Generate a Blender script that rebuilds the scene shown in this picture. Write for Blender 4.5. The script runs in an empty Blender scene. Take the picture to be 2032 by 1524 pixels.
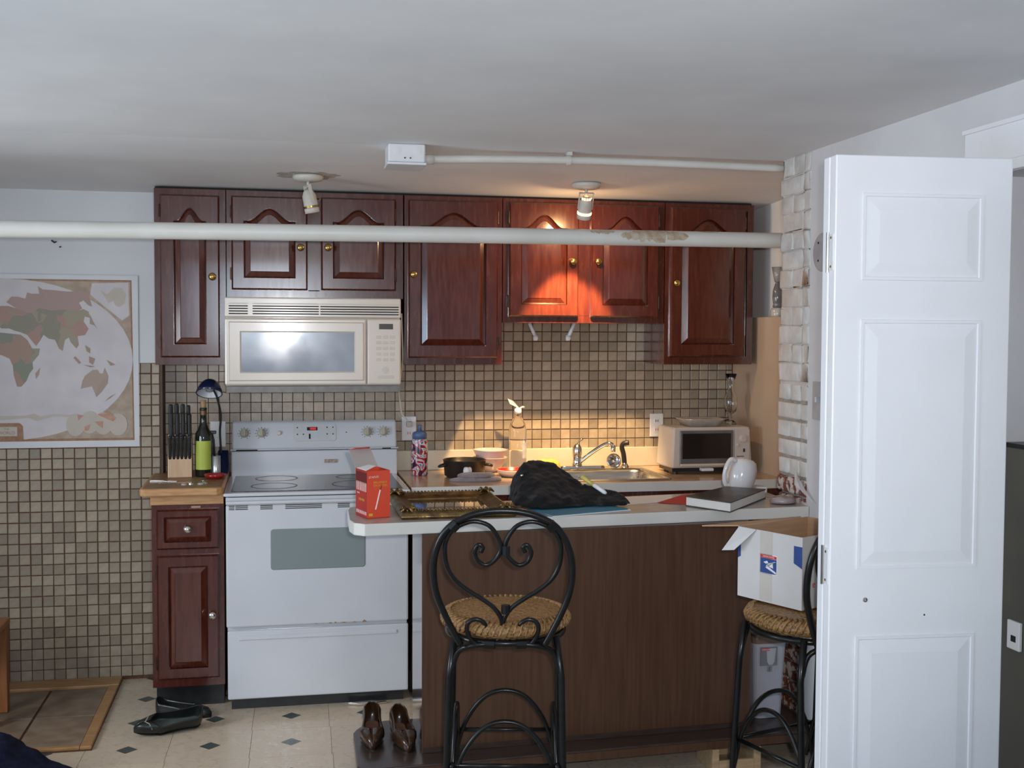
import bpy, bmesh, math, random
from mathutils import Vector, Matrix
random.seed(7)
PI = math.pi
sc = bpy.context.scene
COL = sc.collection

# ------------------------------------------------------------------ camera
cam_d = bpy.data.cameras.new('camera'); cam = bpy.data.objects.new('camera', cam_d); COL.objects.link(cam)
cam_d.sensor_fit = 'HORIZONTAL'; cam_d.sensor_width = 36.0
cam_d.lens = 2264.4 / 2032 * 36.0
cam_d.clip_start = 0.02
YAW, PIT, ROL = 0.2033, 0.0446, 0.0047
F = Vector((math.sin(YAW)*math.cos(PIT), math.cos(YAW)*math.cos(PIT), -math.sin(PIT)))
R = Vector((math.cos(YAW), -math.sin(YAW), 0)); U = R.cross(F)
R2 = R*math.cos(ROL) + U*math.sin(ROL); U2 = U*math.cos(ROL) - R*math.sin(ROL)
CAMP = Vector((0.2137, -5.4504, 1.5741))
M = Matrix((R2, U2, -F)).transposed().to_4x4(); M.translation = CAMP
cam.matrix_world = M
sc.camera = cam
# ------------------------------------------------------------------ view, world
sc.view_settings.view_transform = 'Standard'; sc.view_settings.look = 'None'
sc.view_settings.gamma = 1; sc.view_settings.use_curve_mapping = False
sc.view_settings.exposure = 0.0
w = bpy.data.worlds.new('world'); sc.world = w; w.use_nodes = True
w.node_tree.nodes['Background'].inputs[0].default_value = (0.62, 0.76, 1.0, 1)
w.node_tree.nodes['Background'].inputs[1].default_value = 1.0

def light(name, kind, loc, target, power, color, size=0.1, size_y=None, spot=None, blend=.5):
    d = bpy.data.lights.new(name, kind); d.energy = power; d.color = color
    if kind == 'AREA':
        d.shape = 'RECTANGLE'; d.size = size; d.size_y = size_y or size
    else:
        d.shadow_soft_size = size
    if spot: d.spot_size = spot; d.spot_blend = blend
    o = bpy.data.objects.new(name, d); COL.objects.link(o)
    o.location = loc
    v = Vector(target) - Vector(loc)
    o.rotation_euler = v.to_track_quat('-Z', 'Y').to_euler()
    return o
# the photographer's flash, just above and right of the lens
light('camera_flash', 'SPOT', CAMP + R2*.06 + U2*.05 + F*.02, Vector((1.55, 0, 1.85)), 174, (1.0, .975, .97), .022, spot=math.radians(76), blend=.9)
# daylight through the window behind the camera and the window in the left wall
light('daylight_window', 'AREA', (0.1, -6.94, 1.83), (0.1, 0, 1.83), 20, (.60, .79, 1.0), 1.1, .70)
light('daylight_side', 'AREA', (-2.12, -2.15, 1.25), (0.4, -1.3, 0.0), 42, (.88, .94, 1.0), .8, 1.0)

light('added_ceiling_fill', 'AREA', (-2.12, -4.3, 1.3), (1.0, -4.0, 1.7), 27, (.50, .74, 1.0), 1.5, 1.1)  # fill lamp added at an invented side window to brighten the ceiling

# ------------------------------------------------------------------ materials
MATS = {}
def mat(name, col, rough=.5, metal=0, col2=None, scale=8, detail=4, stretch=(1,1,1), bump=0, bscale=None,
        coat=0, trans=0, ior=1.45, emit=None, estr=0, spec=.5, alpha=1, lo=.35, hi=.65, vary=0, kind='noise', sheen=0, rvar=0):
    if name in MATS: return MATS[name]
    m = bpy.data.materials.new(name); m.use_nodes = True; MATS[name] = m
    nt = m.node_tree; n = nt.nodes; L = nt.links
    b = n['Principled BSDF']; I = b.inputs
    def c4(c): return (c[0], c[1], c[2], 1)
    I['Base Color'].default_value = c4(col); I['Roughness'].default_value = rough; I['Metallic'].default_value = metal
    I['Coat Weight'].default_value = coat; I['Coat Roughness'].default_value = .12
    I['Transmission Weight'].default_value = trans; I['IOR'].default_value = ior
    I['Specular IOR Level'].default_value = spec; I['Alpha'].default_value = alpha
    I['Sheen Weight'].default_value = sheen
    if emit: I['Emission Color'].default_value = c4(emit); I['Emission Strength'].default_value = estr
    tc = n.new('ShaderNodeTexCoord'); mp = n.new('ShaderNodeMapping'); mp.inputs['Scale'].default_value = stretch
    L.new(tc.outputs['Object'], mp.inputs['Vector'])
    tex = None
    if col2 or bump or rvar:
        if kind == 'voronoi':
            tex = n.new('ShaderNodeTexVoronoi'); tex.inputs['Scale'].default_value = scale; fac = tex.outputs['Distance']
        elif kind == 'wave':
            tex = n.new('ShaderNodeTexWave'); tex.inputs['Scale'].default_value = scale
            tex.inputs['Distortion'].default_value = 4; tex.inputs['Detail'].default_value = detail; fac = tex.outputs['Fac']
        else:
            tex = n.new('ShaderNodeTexNoise'); tex.inputs['Scale'].default_value = scale; tex.inputs['Detail'].default_value = detail
            fac = tex.outputs['Fac']
        L.new(mp.outputs[0], tex.inputs['Vector'])
    src = None
    if col2:
        rp = n.new('ShaderNodeValToRGB'); rp.color_ramp.elements[0].position = lo; rp.color_ramp.elements[1].position = hi
        rp.color_ramp.elements[0].color = c4(col); rp.color_ramp.elements[1].color = c4(col2)
        L.new(fac, rp.inputs[0]); src = rp.outputs[0]
    if vary:
        oi = n.new('ShaderNodeObjectInfo'); ge = n.new('ShaderNodeNewGeometry')
        ad = n.new('ShaderNodeMath'); ad.operation = 'ADD'; L.new(oi.outputs['Random'], ad.inputs[0]); L.new(ge.outputs['Random Per Island'], ad.inputs[1])
        fr = n.new('ShaderNodeMath'); fr.operation = 'FRACT'; L.new(ad.outputs[0], fr.inputs[0])
        mr = n.new('ShaderNodeMapRange'); mr.inputs[3].default_value = 1-vary; mr.inputs[4].default_value = 1+vary
        L.new(fr.outputs[0], mr.inputs[0])
        hs = n.new('ShaderNodeHueSaturation'); L.new(mr.outputs[0], hs.inputs['Value'])
        hs.inputs['Color'].default_value = c4(col)
        if src: L.new(src, hs.inputs['Color'])
        src = hs.outputs[0]
    if src: L.new(src, I['Base Color'])
    if rvar:
        mr = n.new('ShaderNodeMapRange'); mr.inputs[1].default_value = .3; mr.inputs[2].default_value = .7
        mr.inputs[3].default_value = max(0, rough-rvar); mr.inputs[4].default_value = min(1, rough+rvar)
        L.new(fac, mr.inputs[0]); L.new(mr.outputs[0], I['Roughness'])
    if bump:
        bt = tex
        if bscale:
            bt = n.new('ShaderNodeTexNoise'); bt.inputs['Scale'].default_value = bscale; bt.inputs['Detail'].default_value = 3
            L.new(mp.outputs[0], bt.inputs['Vector'])
        bp = n.new('ShaderNodeBump'); bp.inputs['Strength'].default_value = bump; bp.inputs['Distance'].default_value = .004
        L.new(bt.outputs[0], bp.inputs['Height']); L.new(bp.outputs[0], I['Normal'])
    return m

m_ceil = mat('ceiling_paint', (.70,.70,.71), .85, col2=(.77,.77,.775), scale=2.2, bump=.25, bscale=14)
m_wall = mat('white_wall_paint', (.58,.58,.60), .75, col2=(.66,.66,.67), scale=1.5, bump=.12, bscale=30)
m_wallr = mat('plaster', (.60,.59,.60), .75, col2=(.68,.67,.68), scale=3, bump=.25, bscale=25)
m_beige = mat('beige_laminate', (.50,.37,.26), .35, col2=(.56,.43,.31), scale=3)
m_grout = mat('dark_grout', (.095,.040,.023), .9, col2=(.135,.065,.04), scale=60)
m_tile = mat('mosaic_tile', (.295,.232,.165), .30, col2=(.345,.285,.21), scale=30, vary=.22, bump=.08)
m_base = mat('floor_base', (.40,.34,.27), .5, col2=(.48,.41,.33), scale=10)
m_vinyl = mat('cream_vinyl', (.56,.46,.345), .3, col2=(.595,.49,.37), scale=22, vary=.05, bump=.08, rvar=.08)
m_diamond = mat('green_inlay', (.040,.056,.052), .3, col2=(.07,.09,.085), scale=60)
m_padtile = mat('brown_floor_tile', (.17,.115,.075), .35, col2=(.25,.18,.125), scale=14, vary=.1)
m_oak = mat('oak_trim', (.33,.17,.065), .4, col2=(.45,.25,.10), scale=6, stretch=(2,14,14))
m_cherry = mat('cherry_cabinet', (.060,.010,.006), .26, col2=(.085,.017,.009), scale=7, stretch=(9,9,1.2), coat=.6, rvar=.03)
m_cherryp = mat('cherry_panel', (.064,.011,.006), .20, col2=(.092,.019,.010), scale=7, stretch=(9,9,1.2), coat=1, rvar=.04)
m_dark = mat('dark_recess', (.012,.010,.010), .8, col2=(.02,.017,.015), scale=9)
m_brass = mat('brass', (.62,.42,.14), .25, 1, col2=(.5,.33,.1), scale=40)
m_bronze = mat('bronze_hinge', (.05,.03,.025), .4, .8, col2=(.08,.05,.03), scale=40)
m_enamel = mat('white_enamel', (.58,.59,.62), .16, col2=(.62,.63,.66), scale=3, coat=.4)
m_enamel2 = mat('console_grey', (.55,.56,.57), .3, col2=(.6,.6,.6), scale=30)
m_bisque = mat('bisque_plastic', (.62,.545,.465), .28, col2=(.66,.585,.505), scale=4, coat=.2)
m_glassblk = mat('ceramic_cooktop', (.030,.032,.035), .20, col2=(.095,.10,.105), scale=120, detail=2, spec=.16)
m_ovenwin = mat('oven_window', (.22,.26,.26), .12, col2=(.25,.29,.285), scale=2, coat=.3)  # base lightened to stand in for reflection in the glass
m_mwwin = mat('microwave_window', (.27,.30,.35), .10, col2=(.34,.37,.42), scale=5, coat=.15, rvar=.05, spec=.4)
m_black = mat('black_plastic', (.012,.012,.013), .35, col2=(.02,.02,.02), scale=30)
m_red = mat('red_display', (.25,.01,.01), .3, emit=(1,.05,.04), estr=.5)
m_worktop = mat('beige_worktop', (.42,.29,.185), .22, col2=(.50,.36,.24), scale=18, coat=.2)
m_edge = mat('white_laminate_edge', (.60,.58,.54), .35, col2=(.66,.64,.60), scale=6)
m_pentop = mat('grey_laminate', (.36,.32,.29), .2, col2=(.41,.37,.335), scale=20)
m_splash = mat('cream_backsplash', (.56,.49,.38), .35, col2=(.61,.54,.43), scale=8)
m_veneer = mat('walnut_veneer', (.068,.030,.015), .36, col2=(.090,.043,.024), scale=5, stretch=(16,16,.8), coat=.15)
m_venend = mat('varnished_end', (.07,.04,.028), .06, col2=(.10,.06,.04), scale=5, stretch=(16,16,.8), coat=1)
m_plat = mat('dark_platform', (.035,.021,.017), .3, col2=(.055,.034,.026), scale=8, stretch=(2,12,12), coat=.2)
m_butcher = mat('butcher_block', (.40,.20,.08), .4, col2=(.52,.29,.125), scale=7, stretch=(2,16,16))
m_butchtop = mat('worn_butcher_top', (.17,.09,.045), .4, col2=(.32,.18,.09), scale=6, stretch=(3,9,9))
m_steel = mat('stainless', (.50,.48,.45), .24, 1, col2=(.58,.56,.53), scale=8, stretch=(1,20,20), rvar=.05)
m_chrome = mat('chrome', (.78,.76,.73), .10, 1, col2=(.7,.68,.65), scale=20)
m_iron = mat('black_iron', (.004,.004,.0045), .30, .0, col2=(.008,.008,.008), scale=40, coat=.1, spec=.35)
m_rush = mat('woven_rush', (.12,.060,.022), .5, col2=(.30,.165,.062), scale=95, kind='voronoi', bump=1, lo=.1, hi=.6)
m_white = mat('white_plastic', (.70,.70,.71), .3, col2=(.74,.74,.75), scale=6)
m_pipe = mat('painted_pipe', (.60,.58,.53), .42, col2=(.66,.64,.60), scale=5, bump=.2, bscale=20)
m_fix = mat('cream_fixture', (.58,.55,.48), .35, col2=(.64,.61,.55), scale=12)
m_doorw = mat('white_door', (.82,.83,.855), .38, col2=(.85,.86,.885), scale=4)
m_glass = mat('clear_glass', (.95,.97,.95), .03, trans=1, ior=1.45, col2=(.98,.98,.98), scale=3)
m_plastic = mat('clear_plastic', (.97,.96,.92), .06, trans=1, ior=1.25, col2=(.98,.97,.94), scale=3)
m_paper = mat('white_paper', (.70,.69,.68), .7, col2=(.74,.73,.72), scale=9)
m_paperg = mat('grey_paper', (.36,.32,.29), .6, col2=(.45,.40,.36), scale=9)
m_redp = mat('red_paper', (.45,.02,.02), .45, col2=(.52,.04,.03), scale=12)
m_card = mat('cardboard', (.42,.25,.145), .8, col2=(.47,.29,.17), scale=9, stretch=(1,1,12))
m_cardw = mat('white_cardboard', (.55,.53,.52), .6, col2=(.60,.58,.57), scale=5)
m_blue = mat('postal_blue', (.02,.055,.21), .5, col2=(.028,.065,.24), scale=20)
m_navy = mat('navy_fabric', (.004,.005,.019), .85, col2=(.009,.010,.03), scale=60, bump=.4, spec=.2)
m_navyp = mat('navy_enamel', (.008,.012,.05), .2, col2=(.012,.018,.06), scale=9, coat=.4)

# ------------------------------------------------------------------ mesh helpers
class B:
    def __init__(s): s.v = []; s.f = []
    def add(s, vs, fs):
        k = len(s.v); s.v += [tuple(p) for p in vs]; s.f += [tuple(i+k for i in f) for f in fs]; return s
    def box(s, x0, x1, y0, y1, z0, z1):
        if x0 > x1: x0, x1 = x1, x0
        if y0 > y1: y0, y1 = y1, y0
        if z0 > z1: z0, z1 = z1, z0
        return s.add([(x0,y0,z0),(x1,y0,z0),(x1,y1,z0),(x0,y1,z0),(x0,y0,z1),(x1,y0,z1),(x1,y1,z1),(x0,y1,z1)],
                     [(0,3,2,1),(4,5,6,7),(0,1,5,4),(1,2,6,5),(2,3,7,6),(3,0,4,7)])
    def lathe(s, prof, c=(0,0,0), n=24, axis='z', cap=True):
        vs = []; fs = []
        for r, z in prof:
            for i in range(n):
                a = 2*PI*i/n; p = (r*math.cos(a), r*math.sin(a), z)
                if axis == 'y': p = (p[0], -p[2], p[1])
                elif axis == 'x': p = (p[2], p[0], p[1])
                vs.append((p[0]+c[0], p[1]+c[1], p[2]+c[2]))
        for j in range(len(prof)-1):
            for i in range(n):
                fs.append((j*n+i, j*n+(i+1)%n, (j+1)*n+(i+1)%n, (j+1)*n+i))
        if cap:
            if prof[0][0] > 1e-5: fs.append(tuple(range(n-1, -1, -1)))
            if prof[-1][0] > 1e-5: fs.append(tuple(range((len(prof)-1)*n, len(prof)*n)))
        return s.add(vs, fs)
    def tube(s, pts, r, n=8, closed=False, taper=None):
        P = [Vector(p) for p in pts]; m = len(P); vs = []; fs = []
        nrm = None
        for i in range(m):
            if closed: t = P[(i+1)%m]-P[i-1]
            else: t = P[min(i+1,m-1)]-P[max(i-1,0)]
            t.normalize()
            if nrm is None:
                up = Vector((0,0,1)) if abs(t.z) < .9 else Vector((1,0,0))
                nrm = t.cross(up).normalized()
            else:
                nrm = (nrm - t*nrm.dot(t)).normalized()
            bn = t.cross(nrm); rr = r if taper is None else r*taper[i]
            for k in range(n):
                a = 2*PI*k/n; vs.append(P[i]+nrm*math.cos(a)*rr+bn*math.sin(a)*rr)
        for i in range(m if closed else m-1):
            j = (i+1)%m
            for k in range(n): fs.append((i*n+k, i*n+(k+1)%n, j*n+(k+1)%n, j*n+k))
        if not closed: fs.append(tuple(range(n-1,-1,-1))); fs.append(tuple(range((m-1)*n, m*n)))
        return s.add(vs, fs)
    def prism(s, poly, a, b, plane='xy'):
        def q(p, h): return {'xy':(p[0],p[1],h), 'xz':(p[0],h,p[1]), 'yz':(h,p[0],p[1])}[plane]
        n = len(poly); vs = [q(p,a) for p in poly]+[q(p,b) for p in poly]
        fs = [tuple(range(n)), tuple(range(2*n-1, n-1, -1))]+[(i, n+i, n+(i+1)%n, (i+1)%n) for i in range(n)]
        return s.add(vs, fs)
    def rings(s, loops, cap0=False, cap1=False):
        n = len(loops[0]); vs = [p for l in loops for p in l]; fs = []
        for j in range(len(loops)-1):
            for i in range(n): fs.append((j*n+i, j*n+(i+1)%n, (j+1)*n+(i+1)%n, (j+1)*n+i))
        if cap0: fs.append(tuple(range(n-1,-1,-1)))
        if cap1: fs.append(tuple(range((len(loops)-1)*n, len(loops)*n)))
        return s.add(vs, fs)
    def xf(s, Mx): s.v = [tuple(Mx @ Vector(p)) for p in s.v]; return s
def RZ(a, loc=(0,0,0)): return Matrix.Translation(loc) @ Matrix.Rotation(a, 4, 'Z')
def smooth_path(pts, k=6, closed=False):
    P = [Vector(p) for p in pts]; n = len(P); out = []
    rng = range(n if closed else n-1)
    for i in rng:
        if closed: p0,p1,p2,p3 = P[i-1],P[i],P[(i+1)%n],P[(i+2)%n]
        else: p0,p1,p2,p3 = P[max(i-1,0)],P[i],P[i+1],P[min(i+2,n-1)]
        for j in range(k):
            t = j/k
            out.append(.5*((2*p1)+(p2-p0)*t+(2*p0-5*p1+4*p2-p3)*t*t+(3*p1-p0-3*p2+p3)*t**3))
    if not closed: out.append(P[-1])
    return out

OFF = {}
def mesh_of(name, b, smooth=False, fix=True):
    me = bpy.data.meshes.new(name); me.from_pydata(b.v, [], b.f); me.update()
    if fix:
        bm = bmesh.new(); bm.from_mesh(me); bmesh.ops.recalc_face_normals(bm, faces=bm.faces[:]); bm.to_mesh(me); bm.free()
    if smooth:
        for p in me.polygons: p.use_smooth = True
    return me
def obj(name, b, m, parent=None, bevel=0, smooth=False, seg=2, label=None, subd=0, solid=0, local=False, autos=None):
    if isinstance(b, B):
        if parent is not None and not local:
            o3 = OFF.get(parent.name, (0,0,0)); b.v = [(p[0]-o3[0], p[1]-o3[1], p[2]-o3[2]) for p in b.v]
        me = mesh_of(name, b, smooth)
    else: me = b
    o = bpy.data.objects.new(name, me); COL.objects.link(o)
    if m and not me.materials: me.materials.append(m)
    if parent is not None: o.parent = parent; OFF[o.name] = OFF.get(parent.name, (0,0,0))
    if solid:
        q = o.modifiers.new('solid', 'SOLIDIFY'); q.thickness = solid; q.offset = 0
    if bevel:
        q = o.modifiers.new('bevel', 'BEVEL'); q.width = bevel; q.segments = seg; q.limit_method = 'ANGLE'; q.angle_limit = .6
        q.harden_normals = False
    if subd:
        q = o.modifiers.new('sub', 'SUBSURF'); q.levels = subd; q.render_levels = subd
    if label: o['label'] = label
    return o
def thing(name, label, cat, loc=(0,0,0), rotz=0, group=None):
    o = bpy.data.objects.new(name, None); COL.objects.link(o); o.empty_display_size = .05
    o.location = loc; o.rotation_euler = (0,0,rotz); o['label'] = label; o['category'] = cat
    if group: o['group'] = group
    OFF[o.name] = tuple(loc); return o
def tag(o, label, cat, group=None):
    o['label'] = label; o['category'] = cat
    if group: o['group'] = group
    return o
def struct(name, b, m, label, **k):
    o = obj(name, b, m, **k); o['kind'] = 'structure'; o['label'] = label; o['category'] = name.split('_')[0]; return o
def text(name, body, size, m, parent, loc, rot, local=False, ext=.0002, sx=1.0, align='CENTER'):
    c = bpy.data.curves.new(name, 'FONT'); c.body = body; c.size = size; c.align_x = align; c.align_y = 'CENTER'; c.extrude = ext
    o = bpy.data.objects.new(name, c); COL.objects.link(o)
    dg = bpy.context.evaluated_depsgraph_get(); me = bpy.data.meshes.new_from_object(o.evaluated_get(dg))
    bpy.data.objects.remove(o); me.materials.clear(); me.materials.append(m)
    o = bpy.data.objects.new(name, me); COL.objects.link(o)
    if parent is not None:
        o.parent = parent
        if not local:
            o3 = OFF.get(parent.name, (0,0,0)); loc = (loc[0]-o3[0], loc[1]-o3[1], loc[2]-o3[2])
    o.location = loc; o.rotation_euler = rot; o.scale = (sx,1,1); return o

# ------------------------------------------------------------------ room shell
XL, XR, YF = -2.2, 2.17, -7.0
fl = struct('floor', B().box(XL-.1, 3.2, YF-.1, .1, -.08, -.004), m_base, 'kitchen floor of cream vinyl tiles with small green diamonds')
TS = .304
def tile_mesh(): return mesh_of('floor_tile', B().box(-TS/2+.0008, TS/2-.0008, -TS/2+.0008, TS/2-.0008, -.004, 0))
tm = tile_mesh(); tm.materials.append(m_vinyl)
dm = mesh_of('diamond_inlay', B().prism([(-.039,0),(0,-.039),(.039,0),(0,.039)], .0, .0006)); dm.materials.append(m_diamond)
ROTF = -.045
for i in range(-3, 9):
    for j in range(-6, 1):
        u, v = i*TS, j*TS
        x = -.03 + u*math.cos(ROTF) - v*math.sin(ROTF)*.3
        y = -.73 + v*math.cos(ROTF) + u*math.sin(ROTF) + 2*TS
        y -= 0
        if y > -.12 or x > 2.3: 
            if y > .05: continue
        t = obj('floor_tile', tm, m_vinyl, fl); t.location = (x, y, 0); t.rotation_euler = (0,0,ROTF*.6)
        if x < 2.0:
            d = obj('diamond_inlay', dm, m_diamond, t)
# ceiling with its slight fold towards the kitchen
ceil = struct('ceiling', B().add([(XL-.1,YF-.1,2.257),(3.2,YF-.1,2.257),(3.2,-1.25,2.257),(XL-.1,-1.25,2.257),(3.2,.1,2.182),(XL-.1,.1,2.182),
       (XL-.1,YF-.1,2.36),(3.2,YF-.1,2.36),(3.2,.1,2.36),(XL-.1,.1,2.36)],
       [(0,1,2,3),(3,2,4,5),(6,9,8,7),(0,6,7,1),(5,4,8,9),(1,7,8,4,2),(0,3,5,9,6)]), m_ceil, 'low uneven grey-white plaster ceiling')
wb = struct('wall_back', B().box(-.30, 2.6, 0.0, .1, 0, 2.25), m_grout, 'kitchen back wall behind cabinets and mosaic tile')
wl = struct('wall_back_left', B().box(XL, -.302, -.10, .1, 0, 2.26), m_wall, 'white wall with the world map above mosaic tile')
struct('trim_1', B().box(-.302, -.291, -.112, 0, .93, 1.432), mat('brown_trim', (.07,.038,.024), .6, col2=(.10,.055,.035), scale=20), 'dark brown vertical trim strip beside the tall wall cabinet')
# mosaic tiles -----------------------------------------------------------
def mosaic_mesh(w, h, t=.005):
    return mesh_of('mosaic_tile', B().rings([[(-w/2,0,-h/2),(w/2,0,-h/2),(w/2,0,h/2),(-w/2,0,h/2)],
        [(-w/2,-t*.6,-h/2),(w/2,-t*.6,-h/2),(w/2,-t*.6,h/2),(-w/2,-t*.6,h/2)],
        [(-w/2+.002,-t,-h/2+.002),(w/2-.002,-t,-h/2+.002),(w/2-.002,-t,h/2-.002),(-w/2+.002,-t,h/2-.002)]], cap1=True))
GT = .0038
def mosaic(wall, x0, x1, z0, z1, y, px, pz, cells, budget, origin=None):
    """cells(xc,zc) -> 2 part, 1 stuff, 0 none"""
    full = mosaic_mesh(px-GT, pz-GT); full.materials.append(m_tile)
    stuff = B(); n = 0; spec = {}
    nz = int(math.ceil((z1-z0)/pz)); nx = int(math.ceil((x1-x0)/px))
    for r in range(nz):
        for c in range(nx):
            a, b2 = x0+c*px, min(x0+(c+1)*px, x1); e, d = z1-(r+1)*pz, z1-r*pz
            e = max(e, z0)
            if b2-a < .012 or d-e < .012: continue
            xc, zc = (a+b2)/2, (e+d)/2; k = cells(xc, zc)
            if k == 0: continue
            jx, jz = random.uniform(-.0007,.0007), random.uniform(-.0007,.0007)
            if k == 2 and n < budget:
                wq, hq = round(b2-a,4), round(d-e,4)
                if (wq, hq) == (round(px,4), round(pz,4)): me = full
                else:
                    if (wq,hq) not in spec: spec[(wq,hq)] = mosaic_mesh(wq-GT, hq-GT); spec[(wq,hq)].materials.append(m_tile)
                    me = spec[(wq,hq)]
                o = obj('mosaic_tile', me, m_tile, wall); o.location = (xc+jx, y, zc+jz); n += 1
                o.rotation_euler = (random.uniform(-.008,.008), 0, random.uniform(-.008,.008))
            else:
                w2, h2 = b2-a-GT, d-e-GT
                stuff.box(xc-w2/2, xc+w2/2, y-.005, y, zc-h2/2, zc+h2/2)
    if stuff.v:
        o = obj('mosaic_tiles', stuff, m_tile, wall); o['kind'] = 'stuff'
LW = struct('wall_left_tiling', B().box(XL, -.302, -.1025, -.0999, 0, 1.432), m_grout, 'dark grout bed under the mosaic on the map wall')
LW.name = 'trim_2'
PT = .0472
mosaic(LW, -1.0-PT*10, -.303, .012, 1.432, -.1025, PT, PT, lambda x, z: 0 if z < .012 else (2 if x > -1.0 and (z < 1.06 or x > -.40) else 1), 300)
PB = .0480
def cellb(x, z):
    if z > 1.43 and not (1.22 < x < 2.0): return 0
    if x > .80 and z > 1.005: return 2
    return 1
mosaic(wb, -.29, 2.478, .92, 1.63, 0.0, PB, PB, cellb, 300)

# right wall (plaster), brick end, door opening to the closet ------------
OP0, OP1, OPZ = -2.57, -3.75, 2.02
struct('wall_right', B().box(XR, XR+.13, OP0, -1.475, 0, 2.30).box(XR, XR+.13, OP1, OP0, OPZ, 2.30).box(XR, XR+.13, YF, OP1, 0, 2.30),
       m_wallr, 'white plaster right wall beside the brick end')
struct('wall_right_back', B().box(2.482, 2.62, -1.24, 0, 0, 1.655), m_beige, 'beige laminate side wall beside the toaster oven')
struct('wall_right_upper', B().box(2.555, 2.62, -1.24, 0, 1.655, 2.30), mat('lightened_white_paint', (.80,.78,.76), .7, col2=(.85,.83,.81), scale=3), 'white upper side wall above the beige laminate')  # white lightened in place of light this side wall lacks
struct('wall_left', B().box(XL-.1, XL, YF, -5.1, 0, 2.30).box(XL-.1, XL, -3.5, -2.55, 0, 2.30).box(XL-.1, XL, -5.1, -3.5, 0, .7).box(XL-.1, XL, -5.1, -3.5, 1.9, 2.30).box(XL-.1, XL, -1.75, 0, 0, 2.30).box(XL-.1, XL, -2.55, -1.75, 0, .7).box(XL-.1, XL, -2.55, -1.75, 1.8, 2.30), m_wall, 'left room wall with a window outside the picture')
struct('wall_front', B().box(XL, -.5, YF-.1, YF, 0, 2.30).box(.7, XR+.13, YF-.1, YF, 0, 2.30).box(-.5, .7, YF-.1, YF, 0, 1.43).box(-.5, .7, YF-.1, YF, 2.22, 2.30), m_wall, 'room wall behind the camera with a window')
m_pane = mat('daylit_pane', (.6,.7,.8), .1, emit=(.75,.87,1.0), estr=1.6)
wn = struct('window_1', B().box(-.5,.7,-7.06,-7.05,1.43,2.22), m_pane, 'daylit window behind the camera')
for bx in [(-.5,-.45,1.43,2.22),(.65,.7,1.43,2.22),(.08,.12,1.43,2.22),(-.5,.7,1.43,1.48),(-.5,.7,2.18,2.22)]:
    obj('window_frame', B().box(bx[0],bx[1],-7.05,-7.0,bx[2],bx[3]), m_white, wn)
wn = struct('window_2', B().box(-2.27,-2.26,-2.55,-1.75,.7,1.8), m_pane, 'daylit side window left of the picture')
for bx in [(-2.55,-2.5,.7,1.8),(-1.8,-1.75,.7,1.8),(-2.55,-1.75,.7,.75),(-2.55,-1.75,1.75,1.8)]:
    obj('window_frame', B().box(-2.26,-2.2,bx[0],bx[1],bx[2],bx[3]), m_white, wn)
wn = struct('window_added', B().box(-2.27,-2.26,-5.1,-3.5,.7,1.9), m_pane, 'added unseen side window beside the camera, there to brighten the ceiling')  # unseen window added so that its daylight lifts the ceiling
for bx in [(-5.1,-5.05,.7,1.9),(-3.55,-3.5,.7,1.9),(-5.1,-3.5,.7,.75),(-5.1,-3.5,1.85,1.9)]:
    obj('window_frame', B().box(-2.26,-2.2,bx[0],bx[1],bx[2],bx[3]), m_white, wn)
struct('wall_entry', B().box(-1.85,-1.76,-1.66,-.101,0,2.25), m_wall, 'added unseen partition left of the entry landing, blocking side daylight')  # unseen wall added to keep side daylight off the back corner
# closet behind the opening
struct('wall_closet', B().box(2.3,3.1,OP0,-2.47,0,2.3).box(3.1,3.2,YF,-2.47,0,2.3).box(2.3,3.1,OP1-.1,OP1,0,2.3), m_wall, 'white closet walls behind the folding door')
dt = struct('trim_3', B().box(XR-.018, XR, -2.57, -2.472, 0, 2.02), m_doorw, 'white door casing around the closet opening', bevel=.004)
obj('casing_head', B().box(XR-.018, XR, OP1-.098, -2.472, 2.0205, 2.158), m_doorw, dt, bevel=.004)
obj('head_moulding', B().box(XR-.026, XR-.018, OP1-.098, -2.472, 2.146, 2.158).box(XR-.022, XR-.018, OP1-.09, -2.48, 2.05, 2.056), m_doorw, dt)
# brick end of the wall ---------------------------------------------------
m_mortar = mat('mortar', (.30,.25,.21), .95, col2=(.42,.37,.33), scale=30, bump=.5)
m_mortw = mat('painted_mortar', (.50,.47,.44), .85, col2=(.58,.56,.53), scale=20, bump=.5)
m_brickw = mat('painted_brick', (.55,.53,.50), .6, col2=(.66,.65,.63), scale=16, bump=1, bscale=38)
m_brickr = mat('flaking_brick', (.16,.055,.035), .9, col2=(.52,.48,.45), scale=38, detail=6, bump=.8, lo=.48, hi=.55)
wbk = struct('wall_brick_end', B().box(XR+.013, 2.555, -1.475, -1.238, 0, .985), m_mortar, 'brick end of the right wall, white-painted above and bare red below')
obj('middle_core', B().box(XR+.010, 2.555, -1.475, -1.236, .985, 1.375), m_mortar, wbk)
obj('upper_core', B().box(XR+.0005, 2.555, -1.475, -1.236, 1.375, 2.30), m_mortw, wbk)
def brick(y0, y1, z0, z1, m, rough):
    bm = bmesh.new(); bmesh.ops.create_cube(bm, size=1)
    bmesh.ops.bevel(bm, geom=bm.edges[:], offset=.09, segments=2, profile=.6, affect='EDGES')
    sx = .09
    for v in bm.verts:
        v.co = Vector((XR+sx/2-.004+v.co.x*sx, (y0+y1)/2+v.co.y*(y1-y0), (z0+z1)/2+v.co.z*(z1-z0)))
        v.co += Vector((random.uniform(-1,1)*rough*.7, random.uniform(-1,1)*rough, random.uniform(-1,1)*rough*.8))
    me = bpy.data.meshes.new('brick'); bm.to_mesh(me); bm.free()
    for p in me.polygons: p.use_smooth = True
    return obj('brick', me, m, wbk)
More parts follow.
